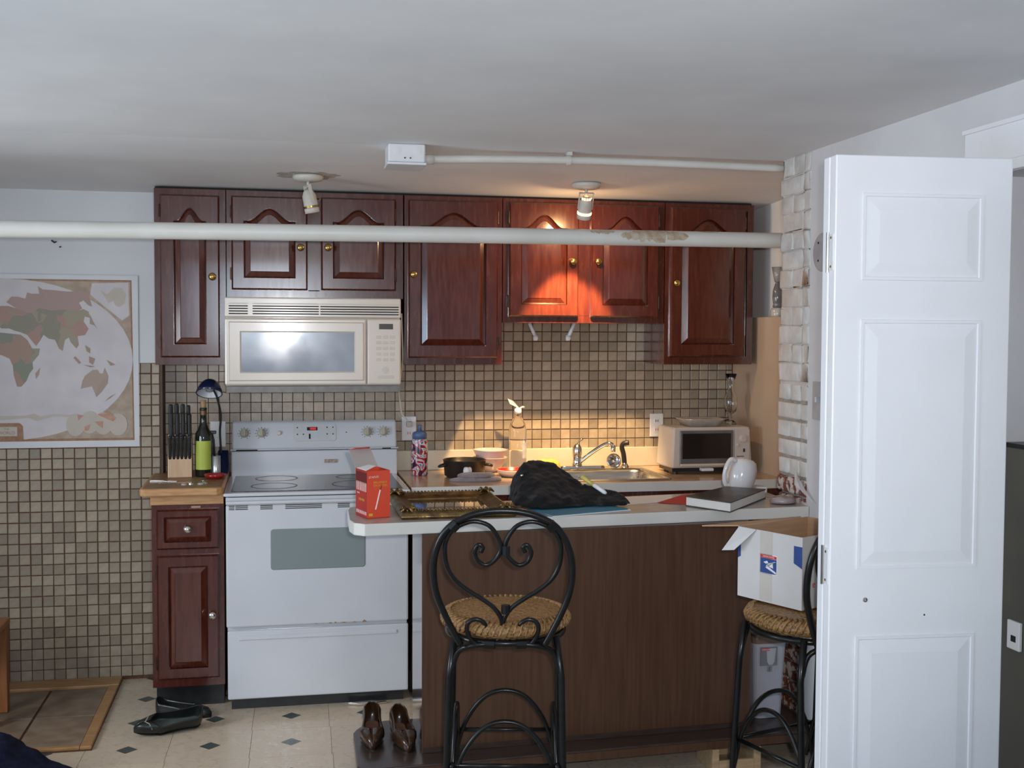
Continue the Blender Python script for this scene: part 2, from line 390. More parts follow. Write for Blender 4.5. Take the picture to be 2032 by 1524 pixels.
CH = .0722; k = 0; z = .02
while z < 2.235:
    painted = z > .97; top = z > 1.37
    g = .0015 if top else .011; r = .0055 if top else .0025
    mm = m_brickw if painted else m_brickr
    e = -1.232 + random.uniform(-.010, .014)
    zt = min(z+CH-g, 2.262)
    f2 = -1.478
    if k % 2: segs = [(f2, -1.425), (-1.425+g, e)]
    else: segs = [(f2, -1.425), (-1.425+g, -1.335), (-1.335+g, e)]
    for (a, b2) in segs: brick(a, b2, z, zt, mm, r)
    z += CH; k += 1
# things on the right wall
t = thing('cover_plate', 'round grey blank cover plate on the right wall beside the bricks', 'cover plate', (XR, -1.575, 1.875))
obj('plate', B().lathe([(.0,.006),(.064,.006),(.070,.003),(.071,0)], (XR,-1.575,1.875), 32, 'x').xf(Matrix.Translation((2*XR,0,0)) @ Matrix.Scale(-1,4,(1,0,0))), mat('grey_plate', (.40,.39,.40), .4, col2=(.46,.45,.45), scale=12), t, smooth=True)
for dz in (-.03, .035): obj('screw', B().lathe([(.004,0),(.004,.001),(0,.002)], (XR-.008,-1.555,1.875+dz), 10, 'x'), m_dark, t)
t = thing('light_switch', 'grey switch plate low on the right wall beside the bricks', 'light switch', (XR, -1.575, 1.33))
obj('plate', B().box(XR-.006, XR, -1.63, -1.522, 1.26, 1.40), mat('grey_plate', (.4,.4,.4)), t, bevel=.003)
obj('toggle', B().box(XR-.02, XR-.005, -1.582, -1.570, 1.325, 1.345), m_white, t, bevel=.002)

# ------------------------------------------------------------------ entry landing at left
ld = struct('trim_4', B().box(-1.5, -.475, -1.0, -.112, 0, .004), m_grout, 'brown tiled entry landing edged with oak strips')
for (x0,x1) in ((-1.45,-1.11),(-1.10,-.76),(-.75,-.52)):
    for (y0,y1) in ((-.97,-.62),(-.61,-.24)):
        obj('landing_tile', B().box(x0,x1,y0,y1,.004,.010), m_padtile, ld, bevel=.002)
obj('oak_strip', B().box(-1.5,-.475,-.235,-.112,.004,.020), m_oak, ld, bevel=.004)
obj('oak_strip', B().box(-.517,-.475,-1.0,-.235,.004,.018), m_oak, ld, bevel=.004)
obj('oak_strip', B().box(-1.5,-.517,-1.0,-.975,.004,.018), m_oak, ld, bevel=.004)

# ------------------------------------------------------------------ world map
pm = thing('world_map', 'large world map poster with wide white border on the left wall', 'map', (-.95, -.101, 1.06))
MX0, MX1, MZ0, MZ1 = -1.555, -.393, 1.058, 1.822
obj('paper', B().box(MX0, MX1, -.1085, -.1062, MZ0, MZ1), mat('map_paper', (.60,.60,.62), .6, col2=(.64,.64,.65), scale=6), pm)
def cp(x, y):  # map drawing unit -> wall position
    return (-.425-(1030-x)/4.064*.00213, 1.798-(y-848)/4.064*.00222)
yy = [-.1087]
def print_(name, poly, m, k=1):
    yy[0] -= .00012
    return obj(name, B().prism([cp(*p) for p in poly], yy[0]-.0001, yy[0]+.00005, 'xz'), m, pm)
m_mtan = mat('map_tan', (.34,.25,.18), .6, col2=(.42,.33,.25), scale=25)
m_mbrown = mat('map_brown', (.27,.13,.07), .6, col2=(.33,.18,.10), scale=60)
m_msea = mat('map_sea', (.52,.48,.49), .6, col2=(.58,.54,.54), scale=9)
def land(name, c1, c2, c3, sc_):
    m = bpy.data.materials.new(name); m.use_nodes = True; nt = m.node_tree; n = nt.nodes; L = nt.links
    tc = n.new('ShaderNodeTexCoord'); ns = n.new('ShaderNodeTexNoise'); ns.inputs['Scale'].default_value = 14
    ad = n.new('ShaderNodeVectorMath'); ad.operation = 'MULTIPLY_ADD'; ad.inputs[1].default_value = (.06,.06,.06)
    L.new(tc.outputs['Object'], ns.inputs['Vector']); L.new(ns.outputs['Color'], ad.inputs[0]); L.new(tc.outputs['Object'], ad.inputs[2])
    vo = n.new('ShaderNodeTexVoronoi'); vo.inputs['Scale'].default_value = sc_; L.new(ad.outputs[0], vo.inputs['Vector'])
    sp = n.new('ShaderNodeSeparateColor'); L.new(vo.outputs['Color'], sp.inputs[0])
    rp = n.new('ShaderNodeValToRGB'); rp.color_ramp.interpolation = 'CONSTANT'
    for i, c in enumerate((c1, c2, c3)):
        e = rp.color_ramp.elements[i] if i < 2 else rp.color_ramp.elements.new(.66)
        e.position = (0, .36, .68)[i]; e.color = (*c, 1)
    L.new(sp.outputs[0], rp.inputs[0]); L.new(rp.outputs[0], n['Principled BSDF'].inputs['Base Color'])
    n['Principled BSDF'].inputs['Roughness'].default_value = .6; return m
m_land = land('map_land', (.24,.22,.165), (.36,.22,.18), (.31,.26,.18), 16)
m_lafr = land('map_africa', (.22,.225,.17), (.29,.26,.185), (.34,.22,.17), 15)
m_lpink = land('map_russia', (.37,.25,.225), (.38,.26,.235), (.36,.245,.22), 4)
m_laus = land('map_australia', (.36,.26,.21), (.37,.27,.22), (.38,.28,.225), 4)
m_morg = mat('map_orange', (.50,.20,.12), .6, col2=(.44,.30,.24), scale=60)
m_mpale = mat('map_pale', (.46,.40,.34), .6, col2=(.50,.43,.37), scale=14)
R0 = lambda cx, cy, rx, ry, n=28, p=1.0: [(cx+rx*math.cos(2*PI*i/n), cy+ry*math.sin(2*PI*i/n)) for i in range(n)]
print_('printed_border', [(-960,842),(1040,842),(1052,2150),(-960,2150)], m_mbrown)
print_('printed_ground', [(-945,855),(1028,855),(1040,2130),(-945,2130)], m_mtan)
print_('printed_inset', [(720,870),(1015,862),(1018,1130),(960,1170),(760,1010),(705,960)], m_msea)
print_('printed_sea', R0(53,1490,992,648,48), m_msea)
print_('printed_inset', [(180,1945),(400,1930),(560,1945),(520,2060),(160,2090)], m_msea)
print_('printed_inset_land', [(860,940),(900,900),(960,905),(995,960),(985,1030),(940,1062),(905,1045),(890,1010),(850,1030),(830,990),(800,950),(790,925),(840,960)], m_mpale)
print_('printed_russia', [(40,1030),(80,985),(130,985),(190,1000),(205,950),(240,960),(300,960),(290,900),(330,925),(420,930),(520,940),(620,935),(690,945),(700,985),(720,1060),(690,1050),(650,1010),(615,1030),(640,1075),(600,1100),(480,1090),(400,1100),(300,1080),(220,1120),(120,1080)], m_lpink)
print_('printed_asia', [(-60,1090),(0,1060),(60,1060),(120,1080),(220,1115),(300,1075),(400,1095),(480,1085),(600,1095),(650,1080),(690,1100),(700,1150),(660,1140),(650,1180),(690,1240),(660,1290),(600,1300),(610,1370),(590,1400),(545,1350),(530,1310),(500,1330),(480,1420),(450,1400),(420,1330),(370,1320),(330,1290),(300,1340),(270,1380),(230,1330),(200,1290),(150,1270),(110,1260),(60,1240),(0,1240),(-60,1190),(-90,1130)], m_land)
print_('printed_africa', [(-120,1290),(-40,1270),(60,1280),(150,1290),(200,1330),(240,1400),(300,1400),(290,1452),(240,1512),(245,1562),(215,1602),(190,1662),(150,1707),(115,1707),(90,1612),(85,1542),(60,1482),(0,1455),(-80,1440),(-140,1380)], m_lafr)
print_('printed_island', [(300,1552),(290,1612),(265,1647),(260,1602)], m_laus)
print_('printed_australia', [(655,1622),(720,1572),(760,1572),(775,1602),(800,1602),(815,1552),(845,1622),(840,1682),(790,1752),(745,1797),(730,1752),(710,1707),(620,1727),(635,1662)], m_laus)
for q in ([(580,1462),(625,1512),(612,1527),(565,1475)], [(690,1462),(740,1482),(720,1532),(690,1512)], [(830,1490),(905,1532),(862,1540)], [(640,1530),(740,1545),(700,1552)], [(905,1765),(860,1802),(812,1832),(850,1795)],
          [(700,1120),(725,1180),(760,1240),(735,1210),(700,1200)], [(660,1370),(700,1400),(700,1440),(670,1420)]):
    print_('printed_island', q, m_land)
print_('printed_antarctica', [(-400,1950),(-200,1935),(0,1945),(180,1940),(250,1925),(300,1950),(400,1928),(550,1940),(520,1955),(400,1948),(270,1985),(200,1958),(0,1975),(-400,1975)], m_mpale)
print_('printed_americas', [(-760,1080),(-700,980),(-560,930),(-440,950),(-400,1080),(-470,1150),(-480,1280),(-560,1290),(-600,1330),(-520,1400),(-430,1420),(-330,1500),(-380,1640),(-440,1760),(-470,1840),(-500,1700),(-540,1560),(-540,1450),(-640,1370),(-700,1240)], m_lafr)
for (cx,cy) in ((575,2020),(690,2000),(800,2010),(920,2020)):
    print_('printed_globe', R0(cx,cy,76,92,20), m_mpale)
for q in ([(590,1935),(640,1945),(600,1985)], [(650,2035),(700,2015),(680,2065),(650,2070)], [(725,1995),(800,1990),(795,2050),(765,2030)], [(755,1935),(850,1920),(905,1965),(880,1995),(800,1960)]):
    print_('printed_globe_land', q, m_morg)
print_('printed_title_frame', [(-60,2000),(130,2000),(155,2025),(160,2145),(-90,2145),(-85,2020)], m_mbrown)
print_('printed_title_panel', [(-55,2030),(112,2030),(112,2105),(-55,2105)], m_mpale)
yy[0] -= .0002
tx, tz = cp(28, 2080); text('title_lettering', 'WORLD', .019, m_mbrown, pm, (tx, yy[0], tz), (PI/2,0,0))
tx, tz = cp(28, 2048); text('title_lettering', 'THE', .012, m_mbrown, pm, (tx, yy[0], tz), (PI/2,0,0))
# scuff on the wall above the map
sk = thing('wall_hook', 'small broken black hook stub above the world map', 'hook', (-.73, -.101, 1.955))
obj('stub', B().tube([(-.755,-.102,1.972),(-.742,-.106,1.962),(-.735,-.107,1.967)], .0035, 6), m_black, sk, smooth=True)
obj('stub', B().tube([(-.722,-.102,1.943),(-.716,-.106,1.945)], .003, 6), m_black, sk, smooth=True)

# ------------------------------------------------------------------ cabinet doors
def arch_loop(x0, x1, z0, z1, y, h, n=22):
    pts = [(x0,y,z0),(x1,y,z0)]
    w2 = (x1-x0)/2; cx = (x0+x1)/2
    for i in range(n+1):
        u = 1-2*i/n
        a = abs(u); q = 0 if a > .80 else .5+.5*math.cos(PI*a/.80)
        q = max(0, q)**.85
        pts.append((cx+u*w2, y, z1-h+h*q))
    return pts
def outer_loop(x0, x1, z0, z1, y, n=22):
    pts = [(x0,y,z0),(x1,y,z0)]; cx = (x0+x1)/2; w2 = (x1-x0)/2
    for i in range(n+1): pts.append((cx+(1-2*i/n)*w2, y, z1))
    return pts
def cab_door(parent, x0, x1, z0, z1, yf, arch=.05, knob=None, hinge=None, st=.055, name='door', bw=.028, top=None, knobmat=None, label=None):
    """yf = front face of the carcass; door stands 20 mm proud"""
    y1 = yf-.021
    top = top or st
    b = B(); e = .007
    ix0, ix1, iz0, iz1 = x0+st, x1-st, z0+st, z1-top
    b.rings([outer_loop(x0,x1,z0,z1,yf), outer_loop(x0,x1,z0,z1,y1+.009), outer_loop(x0+e,x1-e,z0+e,z1-e,y1), arch_loop(ix0,ix1,iz0,iz1,y1,arch), arch_loop(ix0,ix1,iz0,iz1,yf-.004,arch)], cap0=True)
    d = obj(name, b, m_cherry, parent, label=label)
    p = B(); q = .002
    yr = yf-.009
    L = [arch_loop(ix0+q,ix1-q,iz0+q,iz1-q,yr+.004,arch), arch_loop(ix0+q,ix1-q,iz0+q,iz1-q,yr,arch),
         arch_loop(ix0+bw,ix1-bw,iz0+bw,iz1-bw,y1+.001,arch*.8), arch_loop(ix0+bw+.003,ix1-bw-.003,iz0+bw+.003,iz1-bw-.003,y1-.001,arch*.8)]
    p.rings(L)
    n = len(L[-1]); k = len(p.v); cxm = (ix0+ix1)/2
    p.v.append((cxm, y1-.001, (iz0+iz1)/2))
    p.f += [(k-n+i, k-n+(i+1)%n, k) for i in range(n)]
    obj('raised_panel', p, m_cherryp, d)
    if knob:
        obj('knob', B().lathe([(.006,0),(.006,.010),(.014,.013),(.0165,.019),(.014,.025),(.006,.028),(0,.0285)], (knob[0], y1, knob[1]), 18, 'y'), knobmat or m_brass, d, smooth=True)
    if hinge:
        for hz in (z0+.07, z1-.07):
            hx = x0 if hinge == 'l' else x1
            obj('hinge', B().box(hx-.007, hx+.007, yf-.012, yf, hz-.024, hz+.024).lathe([(.004,-.028),(.004,.028)], (hx, yf-.013, hz), 8), m_bronze, d)
    return d
ZT, ZB = 2.190, 1.430
YC = -.308
def carcass(t, x0, x1, z0, z1):
    obj('body', B().box(x0+.001, x1-.001, YC+.019, -.0065, z0, z1), m_cherry, t)
    st = .032; b = B()
    b.box(x0+.001, x0+st, YC, YC+.019, z0, z1).box(x1-st, x1-.001, YC, YC+.019, z0, z1).box(x0+st, x1-st, YC, YC+.019, z0, z0+.034).box(x0+st, x1-st, YC, YC+.019, z1-.03, z1)
    obj('face_frame', b, m_cherry, t)
g = 'cherry wall cabinets'
t = thing('wall_cabinet', 'narrow tall cherry wall cabinet beside the world map', 'cabinet', (-.15,0,ZB), 0, g)
carcass(t, -.302, -.002, ZB, ZT); cab_door(t, -.277, -.028, 1.462, 2.163, YC, .055, (-.058,1.812), 'l')
t = thing('wall_cabinet', 'short two-door cherry wall cabinet above the microwave', 'cabinet', (.38,0,1.725), 0, g)
carcass(t, 0, .772, 1.725, ZT); obj('centre_stile', B().box(.352,.40,YC,YC+.019,1.755,2.165), m_cherry, t)
cab_door(t, .022, .348, 1.758, 2.165, YC, .055, (.318,1.945), 'l', .05); cab_door(t, .407, .737, 1.76, 2.168, YC, .055, (.437,1.947), 'r', .05)
t = thing('wall_cabinet', 'tall cherry wall cabinet just right of the microwave', 'cabinet', (1.0,0,ZB), 0, g)
carcass(t, .776, 1.226, ZB, ZT); cab_door(t, .793, 1.203, 1.460, 2.170, YC, .06, (.815,1.835), 'r', .055)
t = thing('wall_cabinet', 'short two-door cherry wall cabinet above the sink, lit by the lamp', 'cabinet', (1.6,0,1.622), 0, g)
carcass(t, 1.228, 2.004, 1.622, ZT); obj('centre_stile', B().box(1.583,1.642,YC,YC+.019,1.655,2.16), m_cherry, t)
cab_door(t, 1.254, 1.583, 1.650, 2.172, YC, .06, (1.553,1.905), 'l', .055); cab_door(t, 1.643, 1.973, 1.650, 2.172, YC, .06, (1.672,1.907), 'r', .055)
for x in (1.40, 1.60):
    s = 1 if x < 1.5 else -1
    h = thing('towel_bracket', 'white paper towel bracket under the sink cabinet, %s one' % ('left' if s > 0 else 'right'), 'bracket', (x,-.15,1.56), 0, 'towel brackets under the sink cabinet')
    obj('arm', B().tube([(x-.012*s,-.15,1.622),(x+.004*s,-.15,1.59),(x+.018*s,-.15,1.56)], .009, 8), m_white, h, smooth=True)
    obj('cup', B().lathe([(.0,-.012),(.014,-.012),(.014,.006),(.008,.012),(0,.012)], (x+.020*s,-.15,1.552), 14, 'x'), m_white, h, smooth=True)
t = thing('wall_cabinet', 'tall cherry wall cabinet at the right end of the row', 'cabinet', (2.2,0,ZB), 0, g)
carcass(t, 2.006, 2.452, ZB, ZT); cab_door(t, 2.030, 2.405, 1.468, 2.170, YC, .06, (2.054,1.812), 'r', .055)
# dark strip standing in for the shade between cabinet tops and ceiling
struct('trim_5', B().box(-.30, 2.45, -.28, -.007, ZT+.001, 2.2), m_dark, 'dark strip painted as the shade between cabinet tops and ceiling')

# ------------------------------------------------------------------ base cabinets and tops
t = thing('base_cabinet', 'narrow cherry base cabinet with one drawer left of the range', 'cabinet', (-.15,-.3,0))
obj('body', B().box(-.292,-.004,-.59,-.0065,.105,.862), m_cherry, t)
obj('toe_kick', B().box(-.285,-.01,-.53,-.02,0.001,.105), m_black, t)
obj('face_frame', B().box(-.292,-.262,-.605,-.59,.105,.862).box(-.034,-.004,-.605,-.59,.105,.862).box(-.262,-.034,-.605,-.59,.105,.15).box(-.262,-.034,-.605,-.59,.655,.69).box(-.262,-.034,-.605,-.59,.84,.862), m_cherry, t)
cab_door(t, -.272, -.024, .68, .845, -.605, 0, (-.148,.765), None, .03, 'drawer', .02, knobmat=m_chrome)
cab_door(t, -.272, -.024, .140, .655, -.605, 0, (-.052,.405), 'l', .045, 'door', .025, knobmat=m_chrome)
obj('drawer_label', B().box(-.135,-.098,-.6065,-.604,.848,.856), m_card, t)
t = thing('butcher_block_top', 'thick butcher block worktop on the narrow base cabinet', 'worktop', (-.15,-.3,.862))
obj('apron', B().box(-.296,-.006,-.606,-.03,.863,.905), m_butcher, t)
obj('slab', B().prism([(-.335,-.635),(-.33,-.655),(-.31,-.665),(-.03,-.665),(-.012,-.655),(-.004,-.635),(-.004,-.007),(-.285,-.007),(-.285,-.115),(-.335,-.115)], .905, .9365), m_butcher, t, bevel=.006)
obj('worn_surface', B().prism([(-.322,-.64),(-.30,-.652),(-.035,-.652),(-.014,-.635),(-.014,-.02),(-.28,-.02),(-.28,-.125),(-.322,-.125)], .9365, .9372), m_butchtop, t)

CT = .915
t = thing('kitchen_worktop', 'beige laminate kitchen worktop with white edge around the sink', 'worktop', (1.6,-.3,CT-.04))
SX0, SX1, SY0, SY1 = 1.47, 1.965, -.575, -.09   # sink outline
obj('surface', B().box(.772,SX0+.012,-.63,-.0065,CT-.038,CT).box(SX1-.012,2.48,-.63,-.0065,CT-.038,CT).box(SX0+.012,SX1-.012,-.63,SY0+.012,CT-.038,CT).box(SX0+.012,SX1-.012,SY1-.012,-.0065,CT-.038,CT), m_worktop, t)
obj('front_edge', B().box(.772,2.48,-.638,-.630,CT-.040,CT+.001), m_edge, t, bevel=.001)
obj('backsplash', B().box(.772,2.48,-.026,-.0065,CT,1.010), m_splash, t, bevel=.003)
for i,(x0,x1) in enumerate(((.775,1.235),(1.237,2.0),(2.002,2.478))):
    c = thing('base_cabinet', ('cherry base cabinet under the worktop beside the range', 'cherry sink base cabinet behind the peninsula', 'cherry base cabinet in the corner under the toaster oven')[i], 'cabinet', ((x0+x1)/2,-.3,0), 0, 'base cabinets behind the peninsula')
    obj('body', B().box(x0,x1,-.59,-.0065,.105,CT-.2 if i == 1 else CT-.041), m_cherry, c)
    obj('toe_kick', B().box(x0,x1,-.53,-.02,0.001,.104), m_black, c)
    obj('face_frame', B().box(x0,x1,-.60,-.59,.105,CT-.041), m_cherry, c)
    cab_door(c, x0+.02, x1-.02, .14, .66, -.60, 0, ((x1-.05),.60), None, .05)
    cab_door(c, x0+.02, x1-.02, .69, .845, -.60, 0, ((x0+x1)/2,.77) , None, .03, 'drawer', .02)
# sink
t = thing('sink', 'stainless steel sink set in the beige worktop', 'sink', (1.7,-.3,CT))
def rr(x0,x1,y0,y1,r,z,n=5):
    p = []
    for cx,cy,a0 in ((x1-r,y1-r,0),(x0+r,y1-r,90),(x0+r,y0+r,180),(x1-r,y0+r,270)):
        for i in range(n+1):
            a = math.radians(a0+90*i/n); p.append((cx+r*math.cos(a), cy+r*math.sin(a), z))
    return p
obj('bowl', B().rings([rr(SX0,SX1,SY0,SY1,.03,CT+.001), rr(SX0+.002,SX1-.002,SY0+.002,SY1-.002,.03,CT+.006), rr(SX0+.022,SX1-.022,SY0+.022,SY1-.085,.06,CT+.006), rr(SX0+.03,SX1-.03,SY0+.03,SY1-.093,.06,CT-.01), rr(SX0+.045,SX1-.045,SY0+.045,SY1-.105,.06,CT-.15), rr(SX0+.07,SX1-.07,SY0+.07,SY1-.13,.05,CT-.17)], cap1=True), m_steel, t, smooth=True, solid=.002)
obj('drain', B().lathe([(.04,0),(.04,.004),(.03,.003),(0,.001)], (1.72,-.34,CT-.169), 20), m_chrome, t, smooth=True)
fx, fy, fz = 1.635, -.125, CT+.006
t = thing('faucet', 'chrome single-lever faucet at the back of the sink', 'faucet', (fx,fy,fz+.0005))
obj('deck_plate', B().rings([rr(fx-.09,fx+.14,fy-.026,fy+.026,.025,fz+.0005),rr(fx-.085,fx+.135,fy-.022,fy+.022,.02,fz+.014)],cap0=True,cap1=True), m_chrome, t, smooth=False, bevel=.003)
obj('body', B().lathe([(.026,.01),(.024,.03),(.022,.055),(.020,.058)], (fx,fy,fz), 20), m_chrome, t, smooth=True)
obj('lever', B().lathe([(.021,.058),(.024,.075),(.022,.1),(.014,.115),(.006,.12)], (fx,fy,fz), 18).tube([(fx+.002,fy,fz+.112),(fx+.01,fy-.01,fz+.135),(fx+.016,fy-.03,fz+.145)], .006, 8), m_steel, t, smooth=True)
obj('spout', B().tube(smooth_path([(fx+.015,fy-.01,fz+.035),(fx+.06,fy-.03,fz+.075),(fx+.11,fy-.05,fz+.112),(fx+.142,fy-.063,fz+.124),(fx+.158,fy-.070,fz+.116)],5), .010, 10), m_chrome, t, smooth=True)
obj('aerator', B().lathe([(.011,-.018),(.012,-.016),(.012,.012),(.009,.014)], (fx+.160,fy-.071,fz+.103), 14), m_chrome, t, smooth=True)
t = thing('sink_sprayer', 'dark sink sprayer standing right of the faucet', 'sprayer', (1.878,-.115,fz))
obj('hose_guide', B().lathe([(.022,0),(.022,.006),(.014,.018),(.012,.022)], (1.878,-.115,fz), 16), m_chrome, t, smooth=True)
obj('handle', B().tube(smooth_path([(1.878,-.115,fz+.015),(1.872,-.115,fz+.065),(1.862,-.12,fz+.098),(1.868,-.13,fz+.118),(1.892,-.14,fz+.122)],4), .012, 10), m_black, t, smooth=True)
t = thing('sink_strainer', 'round metal sink strainer leaning against the sprayer', 'strainer', (1.802,-.17,fz))
sb_ = B().lathe([(.034,0),(.037,.004),(.032,.008),(.026,.004),(.024,-.006),(.008,-.008),(.007,.012),(0,.014)], (0,0,0), 22, 'y')
obj('basket', sb_.xf(Matrix.Translation((1.806,-.168,fz+.0375)) @ Matrix.Rotation(-.25,4,'X')), m_chrome, t, smooth=True)

# ------------------------------------------------------------------ range
t = thing('kitchen_range', 'white electric range with black glass cooktop', 'range', (.38,-.35,0))
RX0, RX1 = .003, .759
obj('body', B().box(RX0+.006,RX1-.006,-.628,-.03,.06,.895).box(RX0+.03,RX1-.03,-.60,-.06,.0,.06), m_enamel, t)
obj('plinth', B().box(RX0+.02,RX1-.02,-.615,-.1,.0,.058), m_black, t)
obj('storage_drawer', B().box(RX0+.006,RX1-.002,-.652,-.63,.05,.338), m_enamel, t, bevel=.006)
obj('drawer_grip', B().box(RX0+.05,RX1-.05,-.6575,-.651,.298,.315), m_enamel, t, bevel=.004)
od = obj('oven_door', B().box(RX0+.002,RX1-.002,-.655,-.63,.352,.862), m_enamel, t, bevel=.007)
obj('window', B().rings([[(p[0],-.656,p[1]) for p in [(q[0],q[1]) for q in rr(.185,.575,.588,.758,.012,0)]], [(q[0],-.6585,q[1]) for q in rr(.188,.572,.591,.755,.010,0)]], cap1=True), m_ovenwin, od)
obj('handle_lip', B().prism([(-.655,.858),(-.672,.868),(-.672,.878),(-.655,.882)], RX0+.004, RX1-.004, 'yz'), m_enamel, od, bevel=.003)
m_rust = mat('rust', (.30,.14,.05), .7, col2=(.42,.24,.11), scale=80)
for (rx,rw,rh) in ((.42,.018,.005),(.445,.01,.008),(.47,.03,.004),(.56,.022,.010),(.52,.02,.004),(.36,.02,.003)):
    obj('rust_stain', B().prism([(rx,.3535),(rx+rw,.3535),(rx+rw*.8,.3535+rh*.5),(rx+rw*.45,.3535+rh),(rx+rw*.2,.3535+rh*.4)], -.6556,-.6549,'xz'), m_rust, od, label='small rust stain')
vp = obj('vent_panel', B().box(RX0+.002,RX1-.002,-.650,-.63,.864,.893), m_enamel, t)
for x0,w_ in ((.018,.022),(.044,.05),(.144,.05),(.245,.05),(.295,.05),(.345,.05),(.46,.05),(.56,.05)):
    for dz in (0,.007,.014): obj('vent_slot', B().box(x0,x0+w_,-.6555,-.6545,.842+dz,.8455+dz), m_dark, od)
ct = obj('cooktop_frame', B().box(-.004,.764,-.668,-.075,.898,.912), m_enamel, t, bevel=.006)
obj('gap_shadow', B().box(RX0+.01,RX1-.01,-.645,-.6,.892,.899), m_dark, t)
obj('glass_top', B().box(.026,.736,-.628,-.10,.911,.9145), m_glassblk, ct, bevel=.002)
m_ring = mat('burner_ring', (.02,.02,.022), .35, col2=(.03,.03,.03), scale=30)
for (x,y,r) in ((.20,-.47,.098),(.56,-.46,.115),(.21,-.22,.095),(.55,-.21,.075)):
    obj('burner_ring', B().lathe([(r-.006,.9145),(r-.006,.9151),(r,.9151),(r,.9145)], (x,y,0), 40, cap=False), m_ring, ct)
obj('lower_backguard', B().prism([(-.105,.9),(-.1,1.028),(-.03,1.028),(-.03,.9)], RX0+.004, RX1+.008, 'yz'), m_enamel, t, bevel=.006)
bg = obj('console', B().prism([(-.112,1.036),(-.112,1.046),(-.075,1.155),(-.06,1.163),(-.03,1.163),(-.03,1.036)], RX0+.008, RX1+.004, 'yz'), m_enamel, t, bevel=.008)
obj('console_gap', B().box(RX0+.01,RX1,-.100,-.04,1.027,1.037), m_dark, t)
for (gx0,gx1) in ((.03,.125),(.695,.735)): obj('console_slot', B().box(gx0,gx1,-.1172,-.1155,1.0305,1.0355), m_dark, t)
obj('console_lip', B().box(RX0,RX1+.012,-.116,-.04,1.031,1.037), m_enamel, t, bevel=.002)
AC = math.atan2(.109, .037)   # console tilt from horizontal
def con(x, s):   # point on console face, s = height
    f_ = (s-1.046)/.109; return (x, -.1125+.037*f_, s)
tilt = Matrix.Rotation(-(PI/2-AC), 4, 'X')
for kx in (.066,.143,.627,.702):
    p = con(kx, 1.108)
    kb = obj('knob', B().lathe([(.021,0),(.021,.004),(.018,.006),(.017,.014),(.012,.016)], (0,0,0), 20, 'y').box(-.005,.005,-.028,-.012,-.018,.018).xf(Matrix.Translation(p) @ tilt), mat('knob_beige', (.42,.38,.30), .35, col2=(.48,.44,.35), scale=20), t, bevel=.001)
    dl = B()
    for a in range(0,360,30):
        if a == 270: continue
        ca, sa = math.cos(math.radians(a)), math.sin(math.radians(a))
        dl.tube([(ca*.024,-.0005,sa*.024),(ca*.029,-.0005,sa*.029)], .0011, 4)
    obj('dial_marks', dl.xf(Matrix.Translation(p) @ tilt), m_bronze, kb)
p = con(.222,1.108); obj('timer_knob', B().lathe([(.011,0),(.010,.008),(.006,.009)], (0,0,0), 16, 'y').xf(Matrix.Translation(p) @ tilt), m_bisque, t, smooth=True)
p = con(.385,1.108)
pn = obj('control_panel', B().rings([[(q[0],-.0,q[1]) for q in rr(-.098,.098,-.04,.04,.012,0)], [(q[0],-.002,q[1]) for q in rr(-.097,.097,-.039,.039,.012,0)]],cap1=True).xf(Matrix.Translation(p) @ tilt), m_enamel2, t)
obj('display', B().box(-.036,.012,-.0034,-.001,.010,.026).xf(Matrix.Translation(p) @ tilt), m_black, pn)
obj('display_digits', B().box(-.022,.005,-.0040,-.003,.013,.023).xf(Matrix.Translation(p) @ tilt), m_red, pn)
obj('display_slot', B().box(-.028,-.020,-.0034,-.001,-.030,-.006).xf(Matrix.Translation(p) @ tilt), m_black, pn)
for (bx,bz) in ((-.08,.024),(-.08,-.008),(-.053,-.008),(.056,.024),(.083,.024),(.056,-.008),(.083,-.008)):
    obj('button', B().lathe([(.0032,0),(.0032,.0035),(0,.004)], (bx,0,bz), 8, 'y').xf(Matrix.Translation(p) @ tilt), m_bronze, pn)
p = con(.53,1.108); obj('indicator', B().lathe([(.003,0),(.002,.002),(0,.0025)], (0,0,0), 8, 'y').xf(Matrix.Translation(p) @ tilt), m_bronze, t)
obj('badge', B().box(.428,.488,-.1065,-.102,.968,.985), mat('badge_bronze', (.16,.11,.08), .35, .5, col2=(.3,.25,.2), scale=90), t)
rf = thing('foil_scrap', 'crumpled foil scrap on the floor under the range drawer', 'foil', (.585,-.66,0))
obj('sheet', B().prism([(.50,-.655),(.54,-.675),(.62,-.675),(.67,-.66),(.60,-.645)], .001, .014), m_chrome, rf, bevel=.004)

# ------------------------------------------------------------------ microwave
t = thing('microwave', 'bisque over-the-range microwave with vent grille', 'microwave', (.38,-.2,1.335))
X0, X1 = -.006, .752
obj('body', B().box(X0+.004,X1-.002,-.375,-.0065,1.338,1.7235), m_bisque, t, bevel=.004)
obj('underside_plate', B().box(X0+.006,X1-.004,-.40,-.03,1.312,1.338), mat('grey_underside', (.12,.11,.105), .4, .3, col2=(.16,.15,.14), scale=30), t)
dd = obj('door', B().box(X0,.6,-.405,-.376,1.343,1.634), m_bisque, t, bevel=.008)
def rq(x0,x1,z0,z1,y): return [(x0,y,z0),(x1,y,z0),(x1,y,z1),(x0,y,z1)]
obj('door_bezel', B().rings([rq(X0+.018,.588,1.362,1.618,-.4055), rq(X0+.022,.584,1.366,1.614,-.4125), rq(.058,.552,1.396,1.578,-.4125), rq(.066,.544,1.404,1.570,-.4065)]), m_bisque, dd)
obj('window', B().box(.064,.546,-.409,-.405,1.402,1.572), m_mwwin, dd)
cp_ = obj('control_panel', B().box(.603,X1,-.405,-.376,1.343,1.634), m_bisque, t, bevel=.008)
